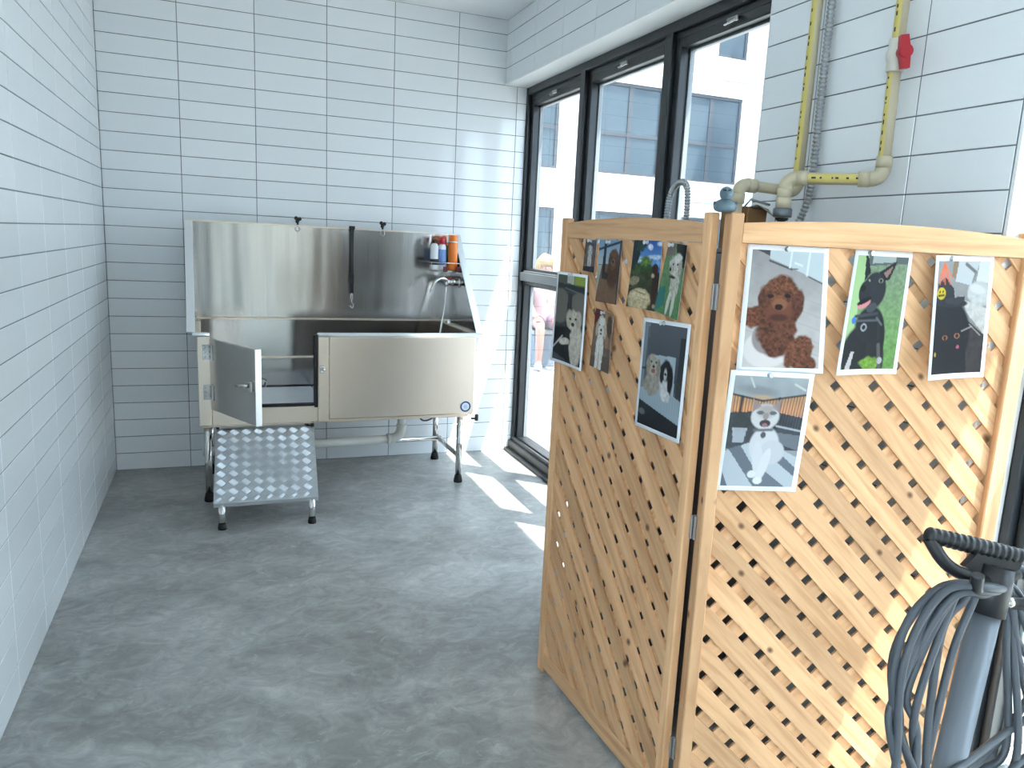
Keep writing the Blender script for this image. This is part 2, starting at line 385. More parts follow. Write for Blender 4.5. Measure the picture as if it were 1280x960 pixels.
# ------------------------------------------------------------------ windows
def make_window(name, ya, yb, mull, glass, tr=(1.207,1.264)):
    """glazed wall between ya (far) and yb (near); mull = list of (y_hi,y_lo)"""
    root=empty(name,(2.55,(ya+yb)/2,0),kind='structure')
    off=Vector((-2.55,-(ya+yb)/2,0)); T=Matrix.Translation(off)
    def part(nm,boxes,mat,bev=.003,par=root):
        m=MB()
        for a,b in boxes: m.box(a,b,bev,T)
        return m.build(nm,mat,par)
    B=M['black_frame']
    part('sill',[((2.455,ya,0),(2.63,yb,.022)),((2.485,ya,.02),(2.63,yb,.075)),((2.502,ya,.07),(2.522,yb,.1)),((2.545,ya,.07),(2.63,yb,.092))],B)
    part('head',[((XG,ya,2.418),(2.61,yb,2.464)),((2.53,ya,2.388),(2.61,yb,2.42))],B)
    part('jamb',[((XG,ya-.028,.07),(2.61,ya,2.464))],B)
    part('jamb',[((XG,yb,.07),(2.61,yb+.05,2.464))],B)
    for hi,lo in mull: part('mullion',[((XG,lo,.07),(2.61,hi,2.43))],B)
    edges=[ya-.028]+[e for p in mull for e in p]+[yb+.05]
    bays=[(edges[i],edges[i+1]) for i in range(0,len(edges),2)]
    for hi,lo in bays:
        part('transom',[((XG,lo,tr[0]),(2.61,hi,tr[1])),((2.52,lo+.02,tr[1]),(2.535,hi-.02,tr[1]+.012))],M['gray_frame'])  # transom of the black frame: light from above put into grey colour
        for kind,zl,zh,w in (('sash',tr[1]+.002,2.392,.042),('sash',.088,tr[0]-.002,.026)):
            s=part(kind,[((2.53,hi-w,zl),(2.60,hi-.001,zh)),((2.53,lo+.001,zl),(2.60,lo+w,zh)),((2.532,lo+w,zh-w),(2.60,hi-w,zh)),((2.532,lo+w,zl),(2.60,hi-w,zl+w*.6))],B,.004)
            part('glazing_bead',[((2.575,hi-w-.012,zl+w*.6),(2.60,hi-w,zh-w)),((2.575,lo+w,zl+w*.6),(2.60,lo+w+.012,zh-w)),((2.575,lo+w,zh-w-.012),(2.60,hi-w,zh-w))],M['gray_frame'],.002,s)
            part('pane',[((2.563,lo+w-.004,zl+w*.5),(2.569,hi-w+.004,zh-w+.004))],glass,0,s)
        c=(hi+lo)/2
        h=part('latch',[((2.518,c-.035,2.379),(2.532,c+.035,2.389)),((2.512,c-.045,2.366),(2.524,c-.03,2.386))],M['galv'],.003)
        m=MB(); m.tube([T@Vector((2.514,c-.04,2.372)),T@Vector((2.512,c+.035,2.366))],.0055,8); m.build('latch_lever',M['chrome'],h)
    return root
make_window('window_1',0.0,-2.716,[(-.838,-.902),(-1.752,-1.816)],M['glass_tint'])
make_window('window_2',-3.704,-6.86,[(-4.74,-4.80),(-5.80,-5.86)],M['glass'])

# unseen window added to the left wall behind the camera for fill light
w3=empty('added_window_3',(-.08,(WL0+WL1)/2,0),kind='structure')
T3=Matrix.Translation((.08,-(WL0+WL1)/2,0)); WM=(WL0+WL1)/2
for nm,a,b in (('head',(-.12,WL1,WLZ-.06),(-.04,WL0,WLZ)),('sill',(-.12,WL1,0),(-.04,WL0,.06)),('jamb',(-.12,WL1,.06),(-.04,WL1+.06,WLZ-.06)),('jamb',(-.12,WL0-.06,.06),(-.04,WL0,WLZ-.06)),('mullion',(-.12,WM-.03,.06),(-.04,WM+.03,WLZ-.06))):
    MB().box(a,b,.003,T3).build(nm,M['black_frame'],w3)
for y0,y1 in ((WL1+.061,WM-.031),(WM+.031,WL0-.061)): MB().box((-.083,y0,.061),(-.077,y1,WLZ-.061),0,T3).build('pane',M['glass'],w3)
# ------------------------------------------------------------------ outside: terrace, ledge, far building
gr=shell('ground',[((2.635,-40,-.22),(60,60,-.06)),((-40,-40,-.22),(2.635,YB-.16,-.06)),((-40,YB-.16,-.22),(-.17,60,-.06))],M['paving'])
sl={}
for i in range(9):
    for j in range(20):
        x0=2.64+i*.9; y0=-6.3+j*.9+(i%2)*.0
        if 'm' not in sl:
            sl['m']=MB().box((.004,.004,-.055),(.896,.896,-.01),.004).mesh('paving_slab'); sl['m'].materials.append(M['paving'])
        o=bpy.data.objects.new('paving_slab',sl['m']); COL.objects.link(o); o.parent=gr; o.location=(x0,y0,0)
lg=empty('stone_ledge',(4.32,3.55,-.01),math.radians(90+11.5),'low grey blue stone ledge on the terrace under the seated person','ledge')
m=MB(); m.box((0,-.26,0),(2.4,.26,.40),.01); m.build('block_base',M['stone_wall'],lg)
for k in range(4): m=MB(); m.box((-.02+k*.61,-.29,.402),(-.02+k*.61+.605,.29,.455),.008); m.build('cap_stone',M['paving'],lg)

bd=empty('apartment_building',(14,14,-.06),0,'white panelled apartment block with grey framed windows across the terrace','building')
OB=Vector((-14,-14,.06))
TB=Matrix.Translation(OB)
m=MB(); m.box((2,14.12,-.06),(30,15.5,19),0,TB); m.build('backing_wall',M['facade_joint'],bd)
cols=[(4.3,6.18),(6.79,8.68),(9.79,11.68),(12.29,14.22),(15.9,17.8),(18.4,20.3),(22,23.9)]
rows=[(.05,2.4),(3.40,5.70),(6.74,8.9),(9.9,12.1),(13.1,15.3)]
def win_at(r,c): 
    x0,x1=cols[c]; z0,z1=rows[r]
    if r==2: x0=x1-.93; 
    return x0,x1,z0,z1
xs=sorted(set([2.0,30.0]+[v for c in cols for v in c]+[c[1]-.93 for c in cols])); 
for r in range(len(rows)):
    z0,z1=rows[r]; ztop=rows[r+1][0] if r+1<len(rows) else 19
    wins=[win_at(r,c) for c in range(len(cols))]
    # spandrel band above the window row, split where the panels meet
    cut=[2.0]+[ (cols[i][1]+cols[i+1][0])/2 for i in range(len(cols)-1)]+[30.0]
    zm=z1+(ztop-z1)*.42
    for a,b in zip(cut,cut[1:]):
        for p,q in ((z1,zm),(zm,ztop)):
            MB().box((a+.008,14,p+.008),(b-.008,14.11,q-.008),.004,TB).build('panel',M['facade'],bd)
    e=[2.0]+[v for w in wins for v in w[:2]]+[30.0]
    for a,b in zip(e[::2],e[1::2]):
        c=[t for t in cut if a<t<b]; ed=[a]+c+[b]
        for p,q in zip(ed,ed[1:]):
            if q-p>.05: MB().box((p+.006,14,z0),(q-.006,14.11,z1),.004,TB).build('panel',M['facade'],bd)
    for (x0,x1,za,zb) in wins:
        m=MB(); w=.07
        for a,b in (((x0,14.03,za+w),(x0+w,14.1,zb-w)),((x1-w,14.03,za+w),(x1,14.1,zb-w)),((x0,14.03,zb-w),(x1,14.1,zb)),((x0,14.03,za),(x1,14.1,za+w))): m.box(a,b,0,TB)
        nx=1 if x1-x0<1.2 else 2; zmid=za+(zb-za)*.44; xm=(x0+x1)/2
        if nx==2: m.box((xm-.06,14.04,za+w),(xm+.06,14.095,zb-w),0,TB); m.box((x0+w,14.045,zmid-.04),(xm-.06,14.09,zmid+.04),0,TB); m.box((xm+.06,14.045,zmid-.04),(x1-w,14.09,zmid+.04),0,TB)
        wo=m.build('window',M['far_frame'],bd)
        X=[x0+w,x1-w] if nx==1 else [x0+w,xm-.06,xm+.06,x1-w]; Z=[za+w,zb-w] if nx==1 else [za+w,zmid-.04,zmid+.04,zb-w]
        for i in range(0,len(X),2):
            for k in range(0,len(Z),2): MB().box((X[i],14.07,Z[k]),(X[i+1],14.085,Z[k+1]),0,TB).build('pane',M['far_glass'],wo)

# unseen wing added across the terrace to block low sky light
b2=empty('added_sky_block_wing',(17,-8,-.06),0,'unseen white wing added across the terrace to block sky light','building')
MB().box((0,-30,0),(1.2,21.5,19),0).build('wall',M['facade_pale'],b2)
for r in range(6):
    for c in range(9):
        y=-26+c*5.2; m=MB(); m.box((-.03,y,.5+r*3.1),(.02,y+1.9,2.7+r*3.1),.01); w_=m.build('window',M['far_frame'],b2)
        MB().box((-.05,y+.08,.58+r*3.1),(-.031,y+1.82,2.62+r*3.1),0).build('pane',M['far_glass'],w_)
# ------------------------------------------------------------------ lattice folding screen
def wood_uv(o, axis, seed=0.0):
    me=o.data; ax=Vector(axis).normalized(); a=ax.orthogonal().normalized(); b=ax.cross(a)
    L=me.uv_layers.get('UVMap') or me.uv_layers.new(name='UVMap'); 
    for lp in me.loops:
        v=me.vertices[lp.vertex_index].co; L.data[lp.index].uv=(v.dot(ax),v.dot(a)+.31*v.dot(b))
    return o
def clip(poly, a, b, c):           # keep a*u+b*v<=c
    out=[]
    for i in range(len(poly)):
        p,q=poly[i],poly[(i+1)%len(poly)]; fp=a*p[0]+b*p[1]-c; fq=a*q[0]+b*q[1]-c
        if fp<=0: out.append(p)
        if (fp<0<fq) or (fq<0<fp):
            t=fp/(fp-fq); out.append((p[0]+(q[0]-p[0])*t,p[1]+(q[1]-p[1])*t))
    return out
scr=empty('folding_screen',(1.646,-3.568,0),0,'two panel cedar lattice folding screen standing in front of the water pipes','screen')
S0=Vector((1.646,-3.568,0))
def panel(A, d, n, wL, wR, W, ctr_p, pit_p, ctr_m, pit_m, htL, htR, rail_lo, rail_mid, rail_hi, D, hs, u_start=0.0):
    A=Vector(A)-S0; d=Vector(d); n=Vector(n)
    fn=lambda u,z,h:A+d*u+n*h+Vector((0,0,z))
    def bx(u0,u1,h0,h1,z0,z1,bev=.003):
        R=Matrix(((d.x,n.x,0,A.x),(d.y,n.y,0,A.y),(0,0,1,0),(0,0,0,1))); return MB().box((u0,h0,z0),(u1,h1,z1),bev,R)
    wood_uv(bx(u_start,wL,0,D,.0,htL).build('stile',M['wood'],scr),(0,0,1))
    wood_uv(bx(W-wR,W,0,D,.0,htR).build('stile',M['wood'],scr),(0,0,1))
    # arched top rail
    u0,u1=wL+.0005,W-wR-.0005; n_=14
    top=[(u0+(u1-u0)*i/n_, rail_mid-(rail_mid-rail_lo)*(2*i/n_-1)**2) for i in range(n_+1)]
    poly=[(u0,rail_hi),(u1,rail_hi)]+top[::-1]
    wood_uv(MB().prism(poly,.002,D-.004,fn).build('top_rail',M['wood'],scr),d)
    wood_uv(bx(u0,u1,.002,D-.004,.018,.075).build('bottom_rail',M['wood'],scr),d)
    # slats; two layers crossing at 45 degrees, held in a groove of the frame
    ua,ub,za,zb=wL+.001,W-wR-.001,.076,rail_hi-.001
    rect=[(ua,za),(ub,za),(ub,zb),(ua,zb)]
    sw=.0245                                  # half gap in the u+z measure is (pitch/2 - sw*sqrt2)
    for lay_,(ctr,pit,sgn,h0,h1) in enumerate(((ctr_p,pit_p,1,hs,hs+.0065),(ctr_m,pit_m,-1,hs+.0068,hs+.0133))):
        hw=(pit*.70)/2
        k0=-40
        for k in range(-40,40):
            c=ctr+pit*(k+.5)+random.uniform(-.003,.003)
            p=clip(rect,1,sgn,c+hw); 
            if len(p)>2: p=clip(p,-1,-sgn,-(c-hw))
            if len(p)>2:
                area=abs(sum(p[i][0]*p[(i+1)%len(p)][1]-p[(i+1)%len(p)][0]*p[i][1] for i in range(len(p))))/2
                if area<.0006: continue
                o=MB().prism(p,h0,h1,fn).build('slat',M['wood'],scr); wood_uv(o,(d+Vector((0,0,-sgn))))
    return fn
d1=Vector((.045,-.999,0)); n1=Vector((.999,.045,0)); A1=Vector((1.606,-2.759,0))
PN1=panel(A1,d1,n1,.040,.031,.766,1.197,.1030,.218,.1050,1.543,1.55,1.527,1.541,1.4825,.024,.0045)
an=math.radians(-13); d2=Vector((math.cos(an),math.sin(an),0)); n2=Vector((-d2.y,d2.x,0)); A2=Vector((1.646,-3.568,0))
PN2=panel(A2,d2,n2,.046,.042,.806,.878,.1013,-.157,.0970,1.55,1.545,1.529,1.545,1.4855,.04,.0145,.0145)
for z in (1.36,.80,.20):
    m=MB(); a=A1+d1*.766+n1*.020-S0; b=A2+d2*.0145+n2*.030-S0
    m.tube([(a+b)*.5+Vector((.004,.004,z-.03)),(a+b)*.5+Vector((.004,.004,z+.03))],.004,8)
    for p in (a,b): m.box((-.004,-.004,z-.03),(.004,.004,z+.03),.001,Matrix.Translation(p.lerp((a+b)*.5,.45)))
    m.build('hinge',M['galv'],scr)

# ------------------------------------------------------------------ printed pet photographs
class Pic:
    def __init__(s,w,h,bg):
        s.w,s.h=w,h; s.a=np.zeros((h,w,3)); s.a[:]=np.array(srgb(*bg)); s.X,s.Y=np.meshgrid((np.arange(w)+.5)/w,(np.arange(h)+.5)/h); s.rs=np.random.RandomState(w*h); s.fm=np.zeros((h,w))
    def mix(s,m,c): m=np.clip(m,0,1)[...,None]; s.a=s.a*(1-m)+np.array(srgb(*c))*m
    def ell(s,cx,cy,rx,ry,c,rot=0,soft=.12,fur=0):
        dx,dy=s.X-cx,(s.Y-cy); ca,sa=math.cos(math.radians(rot)),math.sin(math.radians(rot)); asp=s.h/s.w; dy=dy*asp
        x=ca*dx+sa*dy; y=-sa*dx+ca*dy; r=np.sqrt((x/rx)**2+(y/(ry*asp))**2)
        if fur: r=r+fur*(s.noise(14)-.5)
        k=np.clip((1-r)/soft+.5,0,1); s.fm=np.maximum(s.fm,k) if fur else s.fm; s.mix(k,c)
    def poly(s,pts,c):
        m=np.zeros((s.h,s.w),bool); n=len(pts)
        for i in range(n):
            (x0,y0),(x1,y1)=pts[i],pts[(i+1)%n]
            if y0==y1: continue
            cond=((s.Y>=min(y0,y1))&(s.Y<max(y0,y1))); xi=x0+(s.Y-y0)/(y1-y0)*(x1-x0); m^=cond&(s.X<xi)
        s.mix(m.astype(float),c)
    def line(s,p,q,w,c):
        asp=s.h/s.w; px,py,qx,qy=p[0],p[1]*asp,q[0],q[1]*asp; dx,dy=qx-px,qy-py; L=dx*dx+dy*dy+1e-9
        t=np.clip(((s.X-px)*dx+(s.Y*asp-py)*dy)/L,0,1); d=np.hypot(s.X-px-t*dx,s.Y*asp-py-t*dy); s.mix((w/2-d)*s.w*.8+.5,c)
    def noise(s,n):
        g=s.rs.rand(n*2+3,n+3); y=s.Y*n*1.6; x=s.X*n; i=y.astype(int); j=x.astype(int); fy=y-i; fx=x-j; fy=fy*fy*(3-2*fy); fx=fx*fx*(3-2*fx)
        i=np.minimum(i,g.shape[0]-2); j=np.minimum(j,g.shape[1]-2)
        return (g[i,j]*(1-fx)+g[i,j+1]*fx)*(1-fy)+(g[i+1,j]*(1-fx)+g[i+1,j+1]*fx)*fy
    def grad(s,c0,c1,y0=0,y1=1): s.mix(((s.Y>=y0)&(s.Y<=y1))*np.clip((s.Y-y0)/(y1-y0),0,1)*1.0,c1) if c0 is None else (s.mix(((s.Y>=y0)&(s.Y<=y1))*1.0,c0),s.mix(((s.Y>=y0)&(s.Y<=y1))*np.clip((s.Y-y0)/(y1-y0),0,1),c1))
    def mottle(s,amt,n=20,y0=0,y1=1): s.a*= (1+amt*((s.noise(n)-.5)*2+(s.noise(n*2)-.5))*((s.Y>=y0)&(s.Y<=y1)))[...,None]
    def furry(s,cx,cy,rx,ry,amt,n=26):
        m=s.fm; s.a*=(1+amt*((s.noise(n)-.5)*2+(s.rs.rand(s.h,s.w)-.5))*m)[...,None]
def p_poodle():
    p=Pic(84,124,(176,172,170)); p.grad((150,146,146),(205,198,194)); p.mottle(.07,9)
    for k in range(7): p.line((-.1,.10+k*.11),(1.1,.36+k*.11),.006,(165,161,160))
    p.poly([(.25,0),(1,0),(1,.26),(.78,.20),(.55,.14),(.25,.07)],(196,205,209)); p.line((.25,.09),(.56,.155),.02,(50,52,55)); p.line((.8,.21),(1,.265),.015,(60,60,62)); p.line((.55,0),(.53,.14),.02,(230,236,238)); p.line((.8,0),(.77,.2),.02,(232,238,240)); p.poly([(0,0),(.25,.0),(.25,.05),(.05,.0)],(70,68,70))
    p.line((.60,.10),(.70,.12),.02,(230,236,238)); p.line((.58,.15),(.64,.15),.012,(60,60,60))
    p.ell(.3,.84,.3,.16,(224,216,212)); p.ell(.30,.74,.2,.14,(150,140,138))
    p.ell(.12,.56,.17,.09,(112,66,46),-20,.2,.3); p.ell(.42,.7,.25,.20,(98,58,42),0,.15,.2); p.ell(.72,.86,.16,.16,(112,68,48),35,.15,.25); p.ell(.80,.95,.16,.07,(108,64,46),0,.15,.2)
    p.ell(.44,.40,.27,.19,(112,68,46),0,.14,.25); p.ell(.66,.46,.09,.14,(88,50,36),10,.2,.2); p.ell(.22,.45,.08,.13,(92,54,38),-5,.2,.2)
    p.furry(.45,.62,.5,.42,.55,34); p.ell(.43,.52,.18,.10,(112,66,48),0,.3); p.ell(.43,.45,.10,.05,(140,92,66),0,.4); p.ell(.42,.475,.055,.026,(44,26,24)); p.ell(.30,.385,.045,.018,(40,24,22)); p.ell(.53,.38,.045,.018,(40,24,22)); p.ell(.43,.565,.12,.03,(78,44,36),0,.6)
    return p
def p_black():
    p=Pic(76,124,(122,158,92)); p.grad((128,142,120),(112,158,80)); p.mottle(.22,24); p.poly([(0,0),(1,0),(1,.06),(0,.1)],(92,100,98)); p.poly([(.3,0),(.75,0),(.75,.05),(.3,.07)],(170,176,172)); p.mottle(.10,10,.3,1)
    p.poly([(.0,.0),(.22,.0),(.10,1),(0,1)],(168,198,140))
    p.ell(.33,.86,.36,.26,(26,28,32)); p.ell(.68,.86,.10,.18,(52,52,54),-12); p.ell(.60,.78,.16,.26,(34,35,39)); p.ell(.43,.6,.26,.16,(32,33,37))
    p.ell(.42,.30,.22,.16,(40,42,47)); p.poly([(.20,.22),(.16,0),(.21,.01),(.30,.15)],(26,27,31)); p.poly([(.46,.14),(.78,.04),(.72,.14),(.68,.20),(.58,.22)],(32,33,37)); p.poly([(.55,.15),(.72,.08),(.68,.14),(.62,.19)],(150,116,112))
    p.ell(.24,.32,.11,.10,(36,38,43)); p.ell(.20,.285,.055,.028,(16,16,18)); p.ell(.52,.215,.045,.022,(120,124,110)); p.ell(.52,.215,.025,.016,(16,16,16)); p.ell(.30,.215,.018,.01,(150,150,140))
    p.ell(.26,.42,.13,.035,(216,136,140),-22); p.ell(.26,.395,.14,.022,(20,14,16),-22); p.ell(.42,.45,.10,.04,(70,72,77),-20)
    p.line((.14,.53),(.56,.50),.045,(60,64,70)); p.line((.16,.57),(.60,.56),.03,(86,90,96)); p.ell(.33,.625,.06,.035,(150,154,158)); p.ell(.33,.625,.035,.02,(20,20,22)); p.ell(.12,.565,.04,.032,(70,120,200)); p.line((.58,.5),(.64,.72),.05,(40,42,46)); p.line((.55,.54),(.66,.60),.03,(100,104,108))
    p.poly([(.08,1),(.16,.84),(.22,.84),(.18,1)],(188,180,178)); p.ell(.52,.95,.16,.07,(120,160,60),0,.3,.6); p.line((.66,.78),(.74,1),.06,(92,88,88)); p.ell(.72,.92,.05,.03,(180,178,178)); p.furry(.5,.8,.4,.2,.35)
    return p
def p_hat():
    p=Pic(76,124,(150,146,140)); p.grad((150,148,146),(120,116,112)); p.mottle(.1,8)
    p.poly([(.3,0),(.45,0),(.40,.16),(.28,.14)],(140,118,92)); p.poly([(.40,0),(.80,.0),(.70,.22),(.36,.18)],(188,190,190)); p.line((.55,.03),(.74,.10),.05,(110,108,104)); p.line((.74,.10),(.68,.22),.03,(120,118,112)); p.poly([(.8,0),(1,0),(1,.2),(.76,.18)],(205,205,206))
    p.ell(.85,.29,.24,.11,(186,184,180),12); p.ell(.80,.25,.16,.04,(204,202,198),15,.5); p.poly([(.55,.34),(1,.42),(1,.66),(.6,.44)],(196,190,182)); p.poly([(.5,.46),(1,.66),(1,1),(.4,1)],(58,52,52)); p.mottle(.15,16,.3,1)
    p.poly([(0,.36),(.52,.40),(.62,.60),(.72,1),(0,1)],(26,25,30)); p.ell(.3,.66,.42,.32,(24,23,28)); p.poly([(.0,.34),(.03,.2),(.16,.14),(.34,.24),(.38,.34)],(38,36,42)); p.ell(.25,.36,.38,.045,(34,33,39),4); p.poly([(.20,.33),(.56,.31),(.56,.35),(.46,.39),(.2,.37)],(46,46,52))
    p.ell(.10,.285,.085,.052,(206,180,40)); p.ell(.07,.272,.016,.012,(30,26,20)); p.ell(.13,.268,.016,.012,(30,26,20)); p.line((.05,.305),(.15,.300),.03,(30,26,20))
    for k in range(9): p.line((.12,.02),(.02+k*.035,.16+.03*math.sin(k*2.1)+.02),.016,(232,112,66))
    p.ell(.24,.675,.055,.022,(156,100,70)); p.ell(.24,.675,.03,.018,(20,18,18)); p.ell(.48,.66,.055,.024,(166,108,74)); p.ell(.48,.66,.03,.02,(20,18,18)); p.ell(.51,.76,.03,.016,(190,90,120)); p.ell(.06,.82,.02,.02,(180,160,70)); p.line((.56,.62),(.75,.58),.01,(200,190,180)); p.line((.70,.56),(.92,.66),.008,(190,180,170))
    return p
def p_cat():
    p=Pic(84,120,(150,155,158)); p.grad((168,174,176),(150,156,160),0,.2); p.mottle(.10,6,0,.2); p.ell(.35,.13,.25,.04,(140,142,146),6,.8); p.line((.22,.02),(.28,.10),.02,(206,206,200)); p.line((.82,.06),(.97,.11),.025,(206,204,196)); p.ell(.4,.19,.14,.02,(190,160,130),0,.9)
    p.poly([(0,.17),(.42,.22),(1,.15),(1,.44),(0,.44)],(196,150,112)); p.grad(None,(150,130,150),.25,.42); p.ell(.2,.3,.2,.05,(226,160,110),0,.9); p.ell(.8,.3,.2,.06,(220,158,116),0,.9)
    p.poly([(0,.34),(.5,.30),(1,.36),(1,.66),(0,.66)],(70,74,80)); p.mottle(.2,12,.34,.66)
    for k in range(26):
        x=k/25; y=.17+.05*x/.42 if x<.42 else .22-.07*(x-.42)/.58; p.line((x,y),(x*.96,.46 if x>.6 else .36),.010,(44,42,48))
    p.line((0,.17),(.42,.22),.022,(46,44,50)); p.line((.42,.22),(1,.15),.022,(46,44,50)); p.line((.64,.19),(.62,.5),.03,(40,40,46)); p.line((.14,.19),(.13,.4),.03,(44,44,50)); p.ell(.12,.42,.2,.09,(62,66,68),0,.2,.5)
    p.poly([(.06,.47),(.26,.47),(.23,.60),(.09,.60)],(166,170,176)); p.line((.65,.44),(1,.48),.02,(190,192,196)); p.poly([(.68,.5),(1,.52),(1,.66),(.7,.6)],(110,116,124))
    p.poly([(0,.68),(.45,.56),(1,.72),(1,1),(0,1)],(186,192,198)); p.poly([(.05,.66),(.20,.62),(.62,1),(.45,1)],(104,112,122)); p.poly([(.55,.68),(.78,.70),(1,.82),(1,.90)],(104,112,122)); p.poly([(.60,.86),(.90,1),(.45,1)],(112,120,130)); p.poly([(0,.86),(.10,1),(0,1)],(104,112,122))
    p.ell(.52,.62,.20,.17,(206,206,208)); p.ell(.64,.68,.17,.11,(198,198,202)); p.ell(.46,.75,.07,.17,(210,210,212),-8); p.ell(.55,.80,.065,.16,(216,216,216),14); p.ell(.41,.885,.06,.035,(222,222,222)); p.ell(.50,.94,.065,.035,(226,226,226))
    p.ell(.48,.36,.19,.115,(204,202,202)); p.poly([(.30,.32),(.29,.20),(.42,.27)],(150,132,130)); p.poly([(.55,.27),(.67,.19),(.66,.32)],(150,132,130)); p.ell(.49,.31,.12,.06,(170,160,156),0,.7); p.ell(.41,.325,.05,.016,(96,104,112)); p.ell(.58,.325,.05,.016,(96,104,112)); p.ell(.49,.355,.04,.03,(150,140,138)); p.ell(.49,.42,.075,.034,(70,58,62)); p.ell(.49,.435,.04,.016,(150,110,116)); p.line((.36,.485),(.60,.475),.035,(110,108,112)); p.ell(.49,.525,.035,.03,(90,90,94))
    p.furry(.5,.6,.25,.3,.12)
    return p
def dog_white(p,cx,cy,s,body=(206,202,196),sh=(150,146,142)):
    p.ell(cx,cy+.30*s,.15*s,.24*s,body,0,.2,.2); p.ell(cx-.08*s,cy+.50*s,.05*s,.15*s,body,4,.2); p.ell(cx+.08*s,cy+.50*s,.05*s,.15*s,body,-4,.2); p.ell(cx+.0*s,cy+.42*s,.03*s,.12*s,sh,0,.6)
    p.ell(cx,cy,.17*s,.13*s,body,0,.2,.35); p.ell(cx-.15*s,cy+.03*s,.06*s,.10*s,sh,8,.3,.3); p.ell(cx+.15*s,cy+.03*s,.06*s,.10*s,sh,-8,.3,.3)
    p.ell(cx,cy+.05*s,.10*s,.06*s,(222,218,214),0,.5); p.ell(cx,cy+.04*s,.035*s,.018*s,(34,30,30)); p.ell(cx-.07*s,cy-.015*s,.025*s,.012*s,(34,30,30)); p.ell(cx+.07*s,cy-.015*s,.025*s,.012*s,(34,30,30)); p.ell(cx,cy+.085*s,.04*s,.014*s,(120,80,80))
    p.furry(cx,cy+.2*s,.22*s,.42*s,.18)
def p_car():
    p=Pic(60,120,(60,64,66)); p.grad((70,74,76),(44,47,50)); p.poly([(0,0),(1,0),(1,.12),(0,.10)],(86,92,84)); p.poly([(.35,.0),(.6,0),(.6,.1),(.35,.09)],(190,196,192)); p.poly([(.62,0),(1,0),(1,.1),(.62,.1)],(150,166,70)); p.poly([(0,.1),(1,.12),(1,.2),(0,.16)],(40,44,48)); p.line((.3,.15),(1,.20),.03,(110,116,120))
    p.ell(.15,.36,.34,.20,(112,110,102),0,.15); p.ell(.84,.36,.36,.18,(116,112,104),0,.15); p.poly([(.42,.2),(.56,.2),(.6,.6),(.38,.6)],(46,48,50)); p.poly([(0,.62),(1,.55),(1,1),(0,1)],(28,30,34)); p.line((0,.86),(.3,.7),.03,(226,228,228)); p.poly([(0,.9),(.6,1),(0,1)],(70,74,80))
    p.ell(.64,.50,.22,.12,(206,196,182),-10,.2,.3); p.ell(.78,.76,.22,.26,(206,196,182),0,.2,.2); p.ell(.38,.76,.18,.04,(212,202,190),-8,.2,.3); p.ell(.76,.94,.14,.06,(200,190,178)); p.ell(.50,.48,.10,.10,(190,178,162),0,.3,.2); p.ell(.84,.48,.10,.10,(190,178,162),0,.3,.2); p.ell(.64,.545,.06,.022,(40,36,36)); p.ell(.54,.49,.035,.014,(36,32,32)); p.ell(.74,.48,.035,.014,(36,32,32)); p.furry(.66,.7,.4,.35,.22); return p
def p_small():
    p=Pic(40,64,(96,90,86)); p.grad((70,74,84),(120,98,80)); p.mottle(.25,6); dog_white(p,.5,.32,1.15,(196,192,188),(140,134,130)); p.poly([(0,.85),(1,.8),(1,1),(0,1)],(50,48,60)); return p
def p_brown():
    p=Pic(54,84,(120,104,90)); p.grad((120,158,190),(176,190,198),0,.4); p.poly([(.0,.40),(1,.36),(1,1),(0,1)],(120,92,72)); p.mottle(.12,12,.4,1); p.poly([(0,.40),(.2,.40),(.05,.8),(0,.95)],(170,176,170)); p.poly([(.24,0),(.36,0),(.34,.62),(.22,.62)],(40,44,52)); p.line((0,.16),(1,.02),.06,(38,44,54)); p.poly([(.9,0),(1,0),(1,1),(.92,1)],(70,62,60))
    p.ell(.68,.55,.24,.22,(84,60,46),0,.2,.2); p.ell(.70,.30,.21,.16,(104,76,58),0,.2,.25); p.ell(.55,.34,.08,.12,(84,60,46),0,.3,.2); p.ell(.86,.34,.08,.12,(84,60,46),0,.3,.2); p.ell(.68,.35,.10,.06,(120,90,70),0,.5); p.ell(.67,.34,.035,.02,(30,24,24)); p.ell(.60,.28,.025,.014,(30,24,24)); p.ell(.76,.28,.025,.014,(30,24,24)); p.ell(.4,.57,.1,.06,(52,46,50)); p.furry(.68,.42,.26,.3,.35); return p
